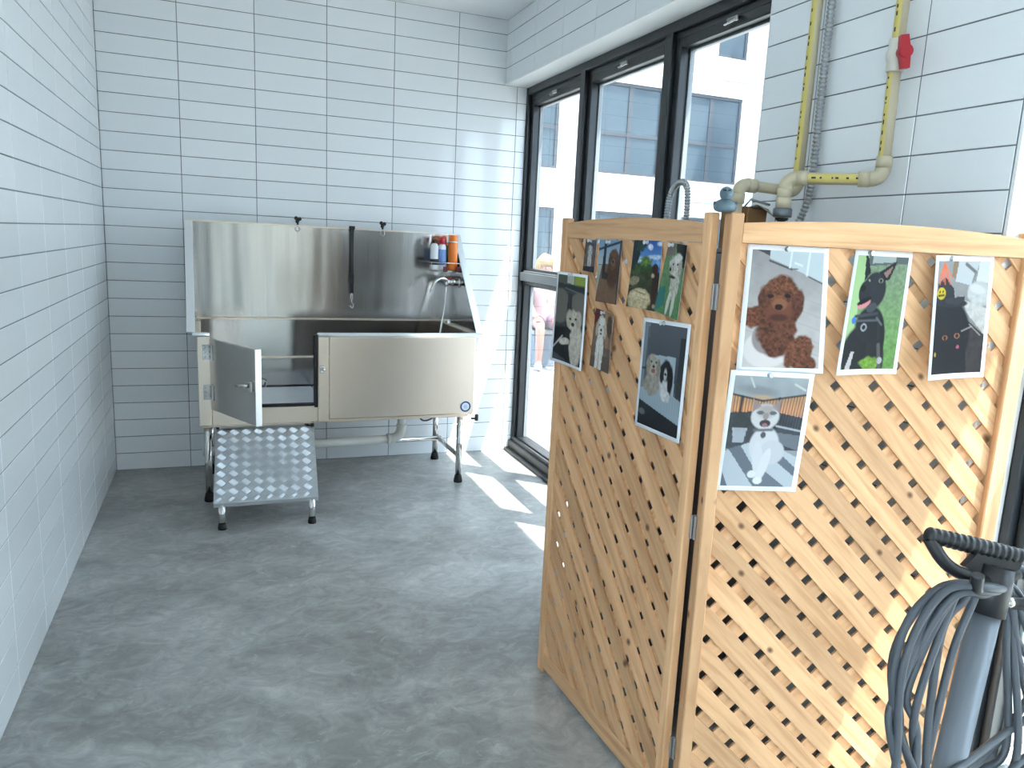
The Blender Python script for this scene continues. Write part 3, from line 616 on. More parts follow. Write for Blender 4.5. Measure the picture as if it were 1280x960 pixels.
def p_land():
    p=Pic(64,90,(60,120,190)); p.grad((36,92,176),(110,160,214),0,.38); p.ell(.62,.10,.08,.04,(232,238,244),0,.5,.5); p.ell(.8,.24,.2,.03,(200,216,236),0,.8,.4); p.ell(.95,.05,.1,.03,(220,230,240),0,.8); p.ell(.4,.30,.2,.05,(190,210,232),0,.9,.5)
    p.poly([(0,0),(.2,0),(.28,.2),(.16,.45),(0,.5)],(34,48,56)); p.ell(.28,.08,.14,.1,(48,70,60),0,.4,.8); p.ell(.5,.34,.2,.10,(92,126,56),0,.4,.7); p.ell(.3,.46,.26,.12,(62,86,48),0,.4,.6); p.ell(.6,.52,.3,.16,(52,78,44),0,.4,.6); p.poly([(.0,.5),(1,.45),(1,1),(0,1)],(58,64,44)); p.mottle(.35,16,.25,1)
    p.ell(.16,.60,.2,.06,(150,142,116),-10,.3,.4); p.ell(.40,.86,.38,.16,(196,178,142),0,.15,.2); p.ell(.40,.80,.30,.06,(214,198,164),0,.6); p.line((.2,.74),(.6,.78),.02,(120,104,80)); p.line((.02,.72),(.3,.66),.02,(100,92,76)); p.line((.3,.82),(.7,.86),.012,(150,132,102))
    p.ell(.86,.66,.09,.30,(54,34,30),0,.2); p.ell(.84,.40,.10,.07,(68,42,36),0,.2); p.ell(.80,.42,.06,.05,(60,36,30)); p.ell(.78,.50,.05,.03,(200,176,150),0,.5); p.ell(.9,.93,.05,.03,(180,150,120),0,.4); p.ell(.82,.39,.02,.012,(20,14,14)); p.furry(.86,.6,.12,.4,.3); return p
def p_grass():
    p=Pic(50,92,(104,140,96)); p.grad((110,140,104),(86,132,84)); p.mottle(.2,22); p.poly([(0,0),(.45,0),(.45,.16),(0,.2)],(120,112,106)); p.poly([(.45,0),(1,0),(1,.3),(.8,.3),(.5,.1)],(44,48,44)); p.poly([(0,.66),(.3,.6),(.35,.86),(0,1)],(60,120,116))
    p.ell(.66,.56,.20,.18,(190,184,172),0,.2,.3); p.ell(.70,.82,.06,.17,(206,202,192),4,.2); p.ell(.50,.82,.06,.17,(212,206,196),6,.2); p.ell(.56,.30,.26,.14,(206,202,192),-10,.2,.4); p.ell(.66,.20,.16,.06,(222,220,212),-20,.4,.6); p.ell(.80,.33,.09,.12,(170,164,152),0,.3,.3); p.ell(.42,.36,.12,.05,(180,172,160),0,.5); p.ell(.36,.365,.05,.025,(34,30,30)); p.ell(.46,.29,.035,.016,(34,30,30)); p.ell(.66,.28,.035,.016,(34,30,30)); p.ell(.5,.46,.15,.02,(64,60,60),0,.5); p.furry(.6,.5,.35,.45,.25); return p
def p_stand():
    p=Pic(52,92,(132,112,96)); p.grad((120,96,80),(116,98,86)); p.mottle(.12,8); p.poly([(0,0),(.35,0),(.3,.14),(0,.3)],(104,44,44)); p.poly([(.55,.0),(1,0),(1,.6),(.7,.6)],(156,124,96)); p.ell(.82,.24,.13,.18,(84,68,58),0,.3,.4); p.line((.9,.1),(.84,1),.03,(100,78,62)); p.poly([(0,.82),(1,.72),(1,1),(0,1)],(96,84,76)); dog_white(p,.42,.28,1.35,(224,220,214),(196,176,156)); p.ell(.42,.20,.14,.06,(226,222,214),0,.5,.5); return p
def p_two():
    p=Pic(72,120,(88,94,102)); p.grad((92,96,104),(66,70,78),0,.6); p.poly([(0,0),(.14,0),(.10,.75),(0,.7)],(122,132,142)); p.line((.12,.05),(.08,.75),.02,(60,66,74)); p.poly([(.30,.30),(.80,.28),(.82,.66),(.30,.62)],(176,190,200)); p.mottle(.05,10,.28,.66); p.poly([(.88,.1),(1,.1),(1,.8),(.86,.72)],(52,56,62)); p.poly([(.02,.64),(.5,.58),(.98,.66),(1,.88),(.02,.76)],(160,174,184))
    for k in range(16): p.line((.04+k*.06,.645),(.02+k*.062,.80),.006,(140,154,164))
    p.poly([(0,.755),(1,.885),(1,1),(0,1)],(30,32,38)); p.ell(.1,.87,.08,.03,(110,112,116),0,.4); p.line((.02,.45),(.14,.44),.03,(36,38,42)); p.line((.84,.5),(.98,.54),.03,(70,64,60))
    p.ell(.30,.56,.18,.13,(158,150,138),0,.2,.25); p.ell(.15,.60,.09,.05,(150,142,130),0,.2,.3); p.ell(.29,.40,.15,.10,(176,168,154),0,.2,.3); p.ell(.17,.42,.05,.09,(150,140,126),0,.3,.2); p.ell(.42,.42,.05,.09,(150,140,126),0,.3,.2); p.ell(.30,.41,.03,.014,(34,30,30)); p.ell(.24,.37,.02,.01,(34,30,30)); p.ell(.36,.37,.02,.01,(34,30,30)); p.ell(.30,.455,.05,.022,(150,90,88))
    p.ell(.62,.58,.13,.12,(206,206,206),0,.2,.2); p.ell(.61,.42,.13,.10,(34,34,38),0,.2,.25); p.ell(.72,.50,.06,.13,(28,28,32),0,.3,.2); p.ell(.52,.46,.05,.09,(28,28,32),0,.3,.2); p.ell(.60,.46,.035,.06,(196,194,192),0,.4); p.ell(.60,.455,.025,.012,(20,20,20)); p.ell(.60,.66,.05,.05,(214,214,214)); p.ell(.70,.66,.04,.05,(196,196,196)); p.ell(.26,.66,.06,.04,(150,142,130)); p.furry(.45,.52,.38,.18,.2); return p

def photo(fn, quad, pic, border, curl, h, label, pin=(.5,.02), group=None, base=None):
    """quad: TL,TR,BR,BL in panel (u,z); fn maps (u,z,h); curl(s,t) pushes the sheet towards the viewer"""
    TL,TR,BR,BL=quad
    def at(s,t):
        a=lerp(TL,TR,s); b=lerp(BL,BR,s); return lerp(a,b,t)
    c=fn(*at(.5,0),h)+S0
    root=empty('pet_photo',c,0,label,'photo',group)
    def P(s,t,off):
        u,z=at(s,t); return fn(u,z,h-off-curl(s,t))+S0-c
    n,mn=12,16
    m=MB(); V=[];F=[]
    for k,off in enumerate((0.0,.0004)):
        for j in range(mn+1):
            for i in range(n+1): V.append(P(i/n,j/mn,off))
    N=(n+1)*(mn+1); g=lambda i,j,k:k*N+j*(n+1)+i
    for j in range(mn):
        for i in range(n):
            for k in (0,1): F.append((g(i,j,k),g(i+1,j,k),g(i+1,j+1,k),g(i,j+1,k)))
    for i in range(n): F+= [(g(i,0,0),g(i+1,0,0),g(i+1,0,1),g(i,0,1)),(g(i,mn,0),g(i+1,mn,0),g(i+1,mn,1),g(i,mn,1))]
    for j in range(mn): F+= [(g(0,j,0),g(0,j+1,0),g(0,j+1,1),g(0,j,1)),(g(n,j,0),g(n,j+1,0),g(n,j+1,1),g(n,j,1))]
    m.add(V,F,True).build('paper_sheet',M['paper'],root)
    w,hh=pic.w,pic.h; bx,by=border
    V=[P(bx+(1-2*bx)*i/(w-1),by+(1-2*by)*j/(hh-1),.0009) for j in range(hh) for i in range(w)]
    F=[(j*w+i,j*w+i+1,(j+1)*w+i+1,(j+1)*w+i) for j in range(hh-1) for i in range(w-1)]
    me=bpy.data.meshes.new('picture'); me.from_pydata([tuple(v) for v in V],[],F); me.polygons.foreach_set('use_smooth',[True]*len(F))
    ca=me.color_attributes.new('Col','FLOAT_COLOR','POINT'); col=np.ones((hh*w,4),np.float32); col[:,:3]=np.clip(pic.a*.74,0,1).reshape(-1,3); ca.data.foreach_set('color',col.ravel())
    me.update(); link('picture',me,M['print'],root)
    ctr=P(pin[0],pin[1],0); o=P(pin[0],pin[1],.012); q=P(pin[0],pin[1],.007); e=P(pin[0],pin[1],-.012)
    m=MB(); m.tube([ctr,q,q,o],.005,10,rs=[.0065,.003,.003,.0055]); m.tube([e,ctr],.0008,6); m.build('push_pin',M['pin'],root)
    return root
M['pin']=plain('clear_pin',(.62,.65,.68),.15)
no=lambda s,t:0.0
H1=.0040
photo(PN1,[(.0,1.378),(.203,1.376),(.211,1.090),(-.010,1.091)],p_car(),(.055,.03),lambda s,t:.004+.012*t*t*abs(s-.4),-.001,'white bordered print of a pale curly dog in a car seat, leftmost on the screen',(.5,.02))
photo(PN1,[(.164,1.480),(.232,1.478),(.233,1.385),(.163,1.388)],p_small(),(.0,.0),lambda s,t:.001+.004*t,H1,'smallest borderless print, tiny pale dog, top left of the left lattice panel',(.5,.03))
photo(PN1,[(.249,1.480),(.376,1.480),(.377,1.305),(.256,1.305)],p_brown(),(.0,.0),lambda s,t:.001+.006*t,H1,'borderless print of a brown curly dog before a blue window',(.45,.03))
photo(PN1,[(.437,1.482),(.570,1.483),(.575,1.306),(.428,1.306)],p_land(),(.0,.0),lambda s,t:.001+.006*t*t,H1,'borderless print of a dark dog by a pale boulder under blue sky',(.5,.03))
photo(PN1,[(.600,1.480),(.690,1.474),(.675,1.294),(.576,1.309)],p_grass(),(.0,.0),lambda s,t:.001+.012*t*(1-s)+.008*s,H1,'borderless print of a scruffy white dog sitting on green grass',(.25,.03))
photo(PN1,[(.253,1.285),(.374,1.279),(.356,1.107),(.242,1.114)],p_stand(),(.0,.0),lambda s,t:.001+.01*s*(1-t)+.004*t,H1,'borderless print of a white dog standing on a brown floor',(.5,.03))
photo(PN1,[(.512,1.285),(.721,1.290),(.721,.997),(.515,.997)],p_two(),(.055,.035),lambda s,t:.001+.005*t,H1,'white bordered print of two dogs sitting together on a grey chair',(.46,.025))
H2=.0138
cv=lambda s,t:.002+.022*(t**1.5)*(s-.5)**2*2
photo(PN2,[(.065,1.484),(.262,1.484),(.281,1.193),(.063,1.192)],p_poodle(),(.06,.04),lambda s,t:.002+.006*t,H2,'white bordered print of a brown poodle lying on a floor',(.48,.025))
photo(PN2,[(.328,1.485),(.473,1.485),(.473,1.196),(.299,1.193)],p_black(),(.06,.045),lambda s,t:.003+.03*(1-s)**2*t,H2,'white bordered print of a black dog with its tongue out on grass',(.26,.025))
photo(PN2,[(.525,1.481),(.686,1.487),(.698,1.196),(.529,1.188)],p_hat(),(.06,.045),lambda s,t:.003+.028*(1-s)**2*(.4+.6*t)+.012*t,H2,'white bordered print of a black cat in a witch hat, rightmost on the screen',(.28,.025))
photo(PN2,[(.050,1.197),(.259,1.192),(.245,.903),(.038,.907)],p_cat(),(.06,.04),lambda s,t:.009,H2-.002,'white bordered print of a white cat on a striped rug, lowest print',(.46,.025))

# ------------------------------------------------------------------ rubber duck on the hinge posts
dk=empty('rubber_duck',(A1+d1*.787+n1*.018+Vector((0,0,1.551))),math.radians(-122),'small blue grey rubber duck perched on the screen hinge posts','toy')
m=MB(); V=[];F=[];n_=24;prof=[(0,0),(.60,.0),(.88,.12),(1.0,.34),(.96,.56),(.76,.80),(.45,.95),(0,1.0)]
for r,z in prof:
    for k in range(n_):
        a=2*math.pi*k/n_; lift=.008*max(0,-math.cos(a))**4*z
        V.append((.030*r*math.cos(a)-.003,.0265*r*math.sin(a),.029*z+lift))
for i in range(len(prof)-1):
    for k in range(n_): F.append((i*n_+k,i*n_+(k+1)%n_,(i+1)*n_+(k+1)%n_,(i+1)*n_+k))
m.add(V,F,True); m.build('body',M['duck'],dk)
m=MB(); m.sphere((.008,0,.0395),.0155); hd=m.build('head',M['duck'],dk)
for s in (-1,1):
    m=MB(); m.sphere((-.005,s*.0235,.0165),.012,(1.1,.3,.6)); m.build('wing',M['duck'],dk)
    m=MB(); m.tube([(.0222,s*.0025,.0445),(.0205,s*.009,.048)],.0011,6); m.tube([(.0222,s*.0025,.047),(.0205,s*.009,.0445)],.0010,6); m.build('eye_mark',M['black'],hd)
m=MB(); m.sphere((.0225,0,.037),.0068,(1.15,1.1,.45)); m.build('bill',M['duck'],hd)
# ------------------------------------------------------------------ stainless dog bathing tub
TUB=Vector((.521,-.688,0)); TR=math.atan2(.025,1)
tub=empty('pet_bath_tub',TUB,TR,'stainless steel dog washing tub with an open side door by the back wall','bath tub')
def TP(nm,boxes,mat,bev=.003,par=None):
    m=MB()
    for a,b in boxes: m.box(a,b,bev)
    return m.build(nm,mat,par or tub)
XL,XRt,YF,YK=-.040,1.476,-.035,.56
ZB,ZR=.424,.905
S=M['steel']
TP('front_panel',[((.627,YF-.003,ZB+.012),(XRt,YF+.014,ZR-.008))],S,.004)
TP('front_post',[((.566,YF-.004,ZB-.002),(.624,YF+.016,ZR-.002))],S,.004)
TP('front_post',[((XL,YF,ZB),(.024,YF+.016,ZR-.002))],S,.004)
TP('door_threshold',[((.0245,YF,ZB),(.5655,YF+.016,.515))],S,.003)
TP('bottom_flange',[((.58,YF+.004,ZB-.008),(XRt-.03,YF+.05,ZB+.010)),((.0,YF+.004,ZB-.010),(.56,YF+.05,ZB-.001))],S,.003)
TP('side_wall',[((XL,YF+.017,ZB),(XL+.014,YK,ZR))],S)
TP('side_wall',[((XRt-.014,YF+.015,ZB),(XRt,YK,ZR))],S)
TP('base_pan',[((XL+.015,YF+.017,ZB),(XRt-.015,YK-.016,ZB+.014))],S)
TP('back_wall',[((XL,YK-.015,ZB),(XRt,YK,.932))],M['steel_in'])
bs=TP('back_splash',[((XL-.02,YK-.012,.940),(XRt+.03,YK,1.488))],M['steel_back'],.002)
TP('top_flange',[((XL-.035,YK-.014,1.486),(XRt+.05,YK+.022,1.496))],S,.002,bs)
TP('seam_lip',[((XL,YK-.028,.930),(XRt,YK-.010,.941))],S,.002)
# gasket round the door opening
TP('door_gasket',[((.546,YF-.002,.505),(.5655,YF+.03,ZR+.005)),((.026,YF-.001,.5155),(.546,YF+.03,.530)),((.0245,YF+.004,.53),(.034,YF+.03,.60)),((.0245,YF+.004,.66),(.034,YF+.03,.86))],M['rubber'],.003)
# front rim: rolled steel edge either side of the door
m=MB(); m.tube([(.568,YF+.004,.908),(1.512,YF+.004,.908)],.0125,12); m.box((.568,YF-.006,.902),(1.49,YF+.05,.917),.004); m.build('front_rim',M['flange'],tub)
m=MB(); m.tube([(-.060,YF+.004,.910),(.022,YF+.004,.910)],.0115,12); m.box((-.058,YF-.006,.903),(.020,YF+.05,.918),.004); m.build('front_rim',M['flange'],tub)
TP('side_rim',[((XL-.018,YF+.05,.903),(XL+.02,YK-.016,.916))],S)
TP('side_rim',[((XRt-.02,YF+.05,.903),(XRt+.03,YK-.016,.916))],S)
# splash wings: sloping from the back splash down to the front rim, with a folded flange
for x0,x1,f0,f1,nm in ((XL-.012,XL-.006,XL-.048,XL-.006,'L'),(XRt+.012,XRt+.018,XRt+.012,XRt+.052,'R')):
    m=MB(); poly=[(.0,.917),(YK-.013,.917),(YK-.013,1.486),(YK-.05,1.486)]
    m.prism(poly,x0,x1,lambda u,v,h:(h,u,v)); w=m.build('side_splash',M['steel_in'],tub)
    a=Vector((0,.0,.917)); b=Vector((0,YK-.05,1.486)); t=(b-a).normalized(); nn=Vector((0,-t.z,t.y))
    m=MB(); R=[]
    for q in (a-t*.0,b):
        for xx in (f0,f1):
            for o in (0.0,.006): v=q+nn*o; R.append((xx,v.y,v.z))
    m.add(R,[(0,1,3,2),(4,6,7,5),(0,4,5,1),(2,3,7,6),(0,2,6,4),(1,5,7,3)]); m.build('splash_flange',M['flange'] if 'flange' in M else S,w)
# inside
TP('floor_board',[((XL+.02,YF+.02,.505),(.60,YK-.05,.522))],M['white_board'])
TP('floor_board',[((.605,YF+.02,.505),(XRt-.02,YK-.05,.522))],M['white_board'])
m=MB(); m.tube(smooth_path([(.20,YK-.055,.522),(.20,YK-.055,.56),(.33,YK-.055,.56),(.33,YK-.055,.522)],4),.004,8); m.build('board_handle',M['chrome'],tub)
TP('reflect_edge_strip',[((XL+.015,YK-.045,.695),(XRt-.015,YK-.0155,.706))],S)  # edge of a reflection on the back wall, built as a strip
# door, swung outwards
hx,hy=.030,YF-.002; ex,ey=.228,-.462; dv=Vector((ex-hx,ey-hy,0)); DW=dv.length; dv/=DW; dn=Vector((-dv.y,dv.x,0))   # dn points right/back
R=Matrix(((dv.x,dn.x,0,hx),(dv.y,dn.y,0,hy),(0,0,1,0),(0,0,0,1)))
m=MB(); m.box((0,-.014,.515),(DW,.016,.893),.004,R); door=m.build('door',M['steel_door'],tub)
m=MB(); m.box((DW-.0005,-.015,.514),(DW+.002,.017,.894),.001,R); m.build('door_edge',M['flange'],door)
for z in (.82,.608):
    m=MB(); m.tube([(.026,YF-.012,z-.045),(.026,YF-.012,z+.045)],.007,10)
    m.box((-.016,YF-.004,z-.04),(.024,YF-.0005,z+.04),.001)
    m.box((.004,-.0185,z-.04),(.040,-.0145,z+.04),.001,R)
    for k in (-.025,0,.025): m.sphere((-.006,YF-.005,z+k),.005,(1,.5,1),8,6)
    m.build('hinge',M['chrome'],tub)
m=MB(); m.box((DW-.065,-.028,.68),(DW-.02,-.0145,.735),.005,R); m.build('latch_plate',M['chrome'],door)
m=MB(); m.tube([R@Vector((DW-.042,-.03,.71)),R@Vector((DW-.06,-.048,.712)),R@Vector((DW-.13,-.05,.70))],.0075,10,rs=[.009,.0085,.006]); m.build('latch_handle',M['chrome'],door)
m=MB(); m.box((.575,YF-.014,.700),(.600,YF-.004,.742),.003); m.box((.583,YF-.030,.712),(.606,YF-.012,.730),.005); m.sphere((.592,YF-.028,.721),.010,(1,1,1),10,8); m.build('door_keeper',M['chrome'],tub)
# maker's badge: flat disc with rings
bdg=Vector((1.424,YF-.004,.480))
def disc(nm,r0,r1,y0,mat,par):
    m=MB(); n=32; V=[];F=[]
    for k in range(n):
        a=2*math.pi*k/n; c,s_=math.cos(a),math.sin(a)
        V+=[(bdg.x+r0*c,bdg.y-y0,bdg.z+r0*s_),(bdg.x+r1*c,bdg.y-y0,bdg.z+r1*s_),(bdg.x+r0*c,bdg.y+.001,bdg.z+r0*s_),(bdg.x+r1*c,bdg.y+.001,bdg.z+r1*s_)]
    for k in range(n):
        a,b=4*k,4*((k+1)%n); F+=[(a,a+1,b+1,b),(a+1,a+3,b+3,b+1)]
        if r0>0: F.append((a,b,b+2,a+2))
    return m.add(V,F).build(nm,mat,par)
M['badge_white']=plain('badge_white',(.82,.84,.88),.3); M['badge_navy']=plain('badge_navy',(.03,.045,.16),.3); M['badge_blue']=plain('badge_pale_blue',(.50,.60,.78),.3)
bg0=disc('badge',0.0,.036,.0010,M['badge_white'],tub); bg0['label']='round white and navy maker badge'
disc('badge_ring',.0235,.0325,.0018,M['badge_navy'],bg0); disc('badge_centre',.0,.011,.0016,M['badge_blue'],bg0); disc('badge_inner_ring',.014,.0165,.0016,M['badge_blue'],bg0)
# legs, feet, stretchers
for (x,y) in ((0,0),(1.405,0),(.02,.52),(1.405,.52)):
    m=MB(); m.tube([(x,y,.03),(x,y,ZB)],.0185,16); lg_=m.build('leg',M['chrome'],tub)
    m=MB(); m.lathe([(.026,0),(.027,.012),(.021,.04),(.0205,.045)],(x,y,0),16); m.build('rubber_foot',M['rubber'],lg_)
TP('leg_socket',[((-.03,-.025,ZB-.012),(.03,.03,ZB+.001)),((1.375,-.025,ZB-.012),(1.435,.03,ZB+.001))],S)
m=MB(); m.tube([(1.405,.0,.165),(1.405,.52,.165)],.015,12); m.build('side_stretcher',M['chrome'],tub)
m=MB(); m.tube([(.0,.0,.165),(.02,.52,.165)],.015,12); m.build('side_stretcher',M['chrome'],tub)
m=MB(); m.tube([(.015,.44,.165),(1.42,.44,.165)],.015,12); m.build('rear_stretcher',M['chrome'],tub)
for x in (.535,1.50):
    m=MB(); m.box((x-.006,-.03,.385),(x+.012,-.01,.425),.003); m.tube([(x-.03,-.02,.40),(x-.004,-.02,.40)],.006,8); m.build('slide_bracket',M['black'],tub)
# clamping knobs on the top edge
for x in (.528,1.036):
    m=MB(); m.tube([(x,YK-.02,1.497),(x,YK-.02,1.515)],.006,10)
    for k in range(3):
        a=math.radians(20+120*k); m.sphere((x+.012*math.cos(a),YK-.02,1.528+.012*math.sin(a)),.0115,(1,.9,1),12,8)
    m.sphere((x,YK-.02,1.528),.013,(1,1.1,1),12,8); kn=m.build('clamp_knob',M['black'],tub)
    m=MB(); m.tube(smooth_path([(x+.013*math.cos(t),YK-.024,1.474+.014*math.sin(t)) for t in [i*math.pi/5 for i in range(10)]],3,True),.003,8,True); m.build('eye_ring',M['chrome'],kn)

# tether strap
st=empty('tether_strap',tub.matrix_basis@Vector((.846,YK-.03,1.50)),TR,'black webbing tether strap with a metal clip hanging on the back splash','strap')
m=MB(); m.box((-.011,-.006,-.405),(.011,-.002,.0),.001); m.build('webbing',M['black'],st)
m=MB(); m.box((-.017,-.012,-.012),(.017,.010,.008),.003); m.box((-.015,.004,-.03),(.015,.010,.004),.002); m.build('top_loop',M['black'],st)
m=MB(); m.box((-.015,-.014,-.335),(.013,.001,-.28),.003); m.build('slide_buckle',M['black'],st)
m=MB(); m.tube(smooth_path([(0,-.004,-.40),(.006,-.004,-.425),(.0,-.004,-.44),(-.006,-.004,-.425)],4,True),.0028,8,True); m.tube([(0,-.004,-.438),(0,-.004,-.455)],.005,8); m.tube(smooth_path([(0,-.004,-.455),(.012,-.004,-.472),(.004,-.004,-.492),(-.008,-.004,-.478)],5),.0035,8); m.build('snap_hook',M['chrome'],st)

# wire caddy with bottles, mixer tap and hose in the right corner
TW=Matrix.Translation(TUB)@Matrix.Rotation(TR,4,'Z')
cad=empty('wire_caddy',TW@Vector((1.40,.40,1.262)),TR,'small wire shelf for bottles on the tub right splash wing','shelf')
m=MB(); x0,x1,y0,y1=-.10,.085,-.055,.075
for z in (0,.05):
    m.tube([(x0,y0,z),(x1,y0,z),(x1,y1,z),(x0,y1,z)],.0035,8,True)
m.build('rail',M['chrome'],cad)
for k in range(7):
    y=y0+(y1-y0)*k/6; m=MB(); m.tube([(x0,y,0),(x1,y,0)],.0022,6); m.build('wire',M['chrome'],cad)
for x in (x0,-.01,x1): m=MB(); m.tube([(x,y0,-.002),(x,y0,.05)],.0022,6); m.build('post',M['chrome'],cad)
for x,c in ((-.012,'red'),(.07,'red')): m=MB(); m.box((x-.014,y0-.014,-.004),(x+.014,y0-.004,.03),.003); m.build('suction_clip',M['red_dark'] if 'red_dark' in M else M['red'],cad)
def bottle(nm,loc,prof,mat,capprof,capmat,label,band=None,n=18,sq=1.0):
    r=empty(nm,TW@Vector(loc),TR,label,'bottle','shampoo bottles on the wire caddy')
    MB().lathe(prof,n=n,M=Matrix.Diagonal((1,sq,1))).build('body',mat,r)
    MB().lathe(capprof,n=n).build('cap',capmat,r)
    if band:
        for (bp,bm) in band: MB().lathe(bp,n=n,M=Matrix.Diagonal((1,sq,1))).build('label_band',bm,r)
M['b_white']=plain('bottle_white',(.70,.72,.74),.3); M['b_blue']=plain('bottle_blue_label',(.16,.26,.55),.35); M['b_orange']=plain('bottle_orange',(.85,.20,.02),.3); M['b_green']=plain('label_green',(.05,.22,.12),.4); M['b_black']=plain('bottle_black_cap',(.02,.02,.02),.4)
zc=1.2685
bottle('shampoo_bottle',(1.325,.375,zc),[(.024,0),(.026,.006),(.026,.14),(.020,.155),(.011,.162)],M['b_white'],[(.011,.162),(.013,.163),(.013,.185),(.0,.186)],M['b_black'],'white shampoo bottle with black cap, leftmost on the caddy',[([(.0264,.03),(.0266,.031),(.0266,.065),(.0264,.066)],M['b_black'])],sq=.8)
bottle('shampoo_bottle',(1.373,.372,zc),[(.023,0),(.025,.006),(.025,.14),(.019,.155),(.012,.16)],M['b_white'],[(.012,.160),(.020,.161),(.020,.20),(.0,.203)],M['red'],'white shampoo bottle with blue label and red cap on the caddy',[([(.0254,.03),(.0257,.031),(.0257,.125),(.0254,.126)],M['b_blue'])],sq=.8)
bottle('shampoo_bottle',(1.448,.385,zc),[(.026,0),(.029,.008),(.029,.165),(.026,.175),(.026,.178)],M['b_orange'],[(.026,.178),(.028,.179),(.028,.215),(.0,.217)],M['b_orange'],'tall orange shampoo bottle, rightmost on the caddy',[([(.0265,.172),(.0296,.173),(.0296,.178),(.0265,.179)],M['b_white'])])
bottle('shampoo_bottle',(1.404,.425,zc),[(.018,0),(.02,.006),(.02,.16),(.012,.175)],M['b_orange'],[(.012,.175),(.014,.176),(.014,.21),(.0,.212)],M['b_orange'],'narrow orange bottle with a green label between two others on the caddy',[([(.0204,.03),(.0208,.031),(.0208,.15),(.0204,.151)],M['b_green'])])
fa=empty('mixer_tap',TW@Vector((1.487,.36,1.195)),TR,'chrome mixer tap with lever handle on the tub right splash wing','tap')
m=MB(); m.tube([(0,0,0),(-.075,0,0)],.022,16); m.sphere((-.075,0,0),.024); m.build('body',M['chrome'],fa)
m=MB(); m.lathe([(.034,0),(.034,.006),(.02,.014)],(0,0,0),20,Matrix.Rotation(-math.pi/2,4,'Y')); m.build('wall_flange',M['chrome'],fa)
m=MB(); m.tube(smooth_path([(-.075,-.01,.008),(-.12,-.02,.022),(-.165,-.03,.0),(-.195,-.035,-.06)],5),.009,10,rs=[.012]*6+[.011]*6+[.008]*4); m.build('lever_handle',M['chrome'],fa)
m=MB(); m.box((-.10,-.02,.022),(-.05,.01,.028),.002); m.build('temperature_mark',M['red'],fa)
m=MB(); m.tube(smooth_path([(-.085,-.01,-.01),(-.092,-.02,-.06),(-.11,-.05,-.18),(-.15,-.10,-.36),(-.16,-.12,-.55),(-.30,-.14,-.655)],8),.0065,8); m.build('shower_hose',M['chrome'],fa)
m=MB(); m.tube([(-.09,-.01,0),(-.086,-.012,-.03)],.011,10); m.build('hose_nut',M['chrome'],fa)

# drain and supply hoses below the tub
dr=empty('drain_pipe',TW@Vector((1.12,.30,.215)),TR,'white plastic drain pipe running level beneath the tub','pipe')
m=MB(); m.tube([(0,0,.075),(0,0,.208)],.026,18); m.tube([(-1.15,0,-.02),(-.075,0,0)],.026,18); m.build('straight_run',M['pvc'],dr)
m=MB(); m.tube([(0,0,.085)]+arc_corner((0,0,.3),(0,0,0),(-.3,0,0),.075,8)+[(-.085,0,0)],.0295,18); m.build('elbow',M['pvc'],dr)
m=MB(); m.tube([(-.09,0,0),(-.075,0,0)],.0325,18); m.tube([(0,0,.075),(0,0,.09)],.0325,18); m.build('collar',M['pvc'],dr)
sh=empty('supply_hose',TW@Vector((1.37,.56,.42)),TR,'thin grey supply hose looping behind the right rear tub leg','hose')
m=MB(); m.tube(smooth_path([(-.06,.02,.0),(-.07,.03,-.10),(-.03,.04,-.17),(.05,.05,-.15),(.10,.05,-.06),(.09,.04,.0)],8),.006,8); m.build('hose_loop',M['hose'],sh)

# ------------------------------------------------------------------ sliding step ramp of tread plate
stp=empty('step_ramp',TW@Vector((.28,-.24,0)),TR,'sloping tread plate step on two steel legs pulled out beneath the tub','step')
OS=Vector((.28,-.24,0))
TLp,TRp,BRp,BLp=[Vector(v)-OS for v in ((.040,-.020,.402),(.545,-.020,.402),(.508,-.478,.140),(.014,-.462,.140))]
def pl(s,t,h=0.0):
    a=TLp.lerp(TRp,s); b=BLp.lerp(BRp,s); v=a.lerp(b,t); return v+Vector((0,.26*.0-.48,1)).normalized()*0+PNn*h
PNn=(TRp-TLp).cross(BLp-TLp).normalized(); 
if PNn.z<0: PNn=-PNn
m=MB(); V=[pl(s,t,h) for h in (0,-.010) for s,t in ((0,0),(1,0),(1,1),(0,1))]
m.add(V,[(0,1,2,3),(4,7,6,5),(0,4,5,1),(1,5,6,2),(2,6,7,3),(3,7,4,0)]); m.build('plate',M['alu'],stp)
m=MB(); V=[pl(s,t,h)+Vector((0,0,dz)) for s in (0,1) for t,h,dz in ((1,0,0),(1.006,0,-.002),(1.006,0,-.020),(.99,0,-.020))]
m.add(V,[(0,4,5,1),(1,5,6,2),(2,6,7,3),(3,7,4,0),(0,1,2,3),(4,7,6,5)]); m.build('front_lip',M['alu'],stp)
m=MB(); Wp,Lp=.5,.52
cell=.060
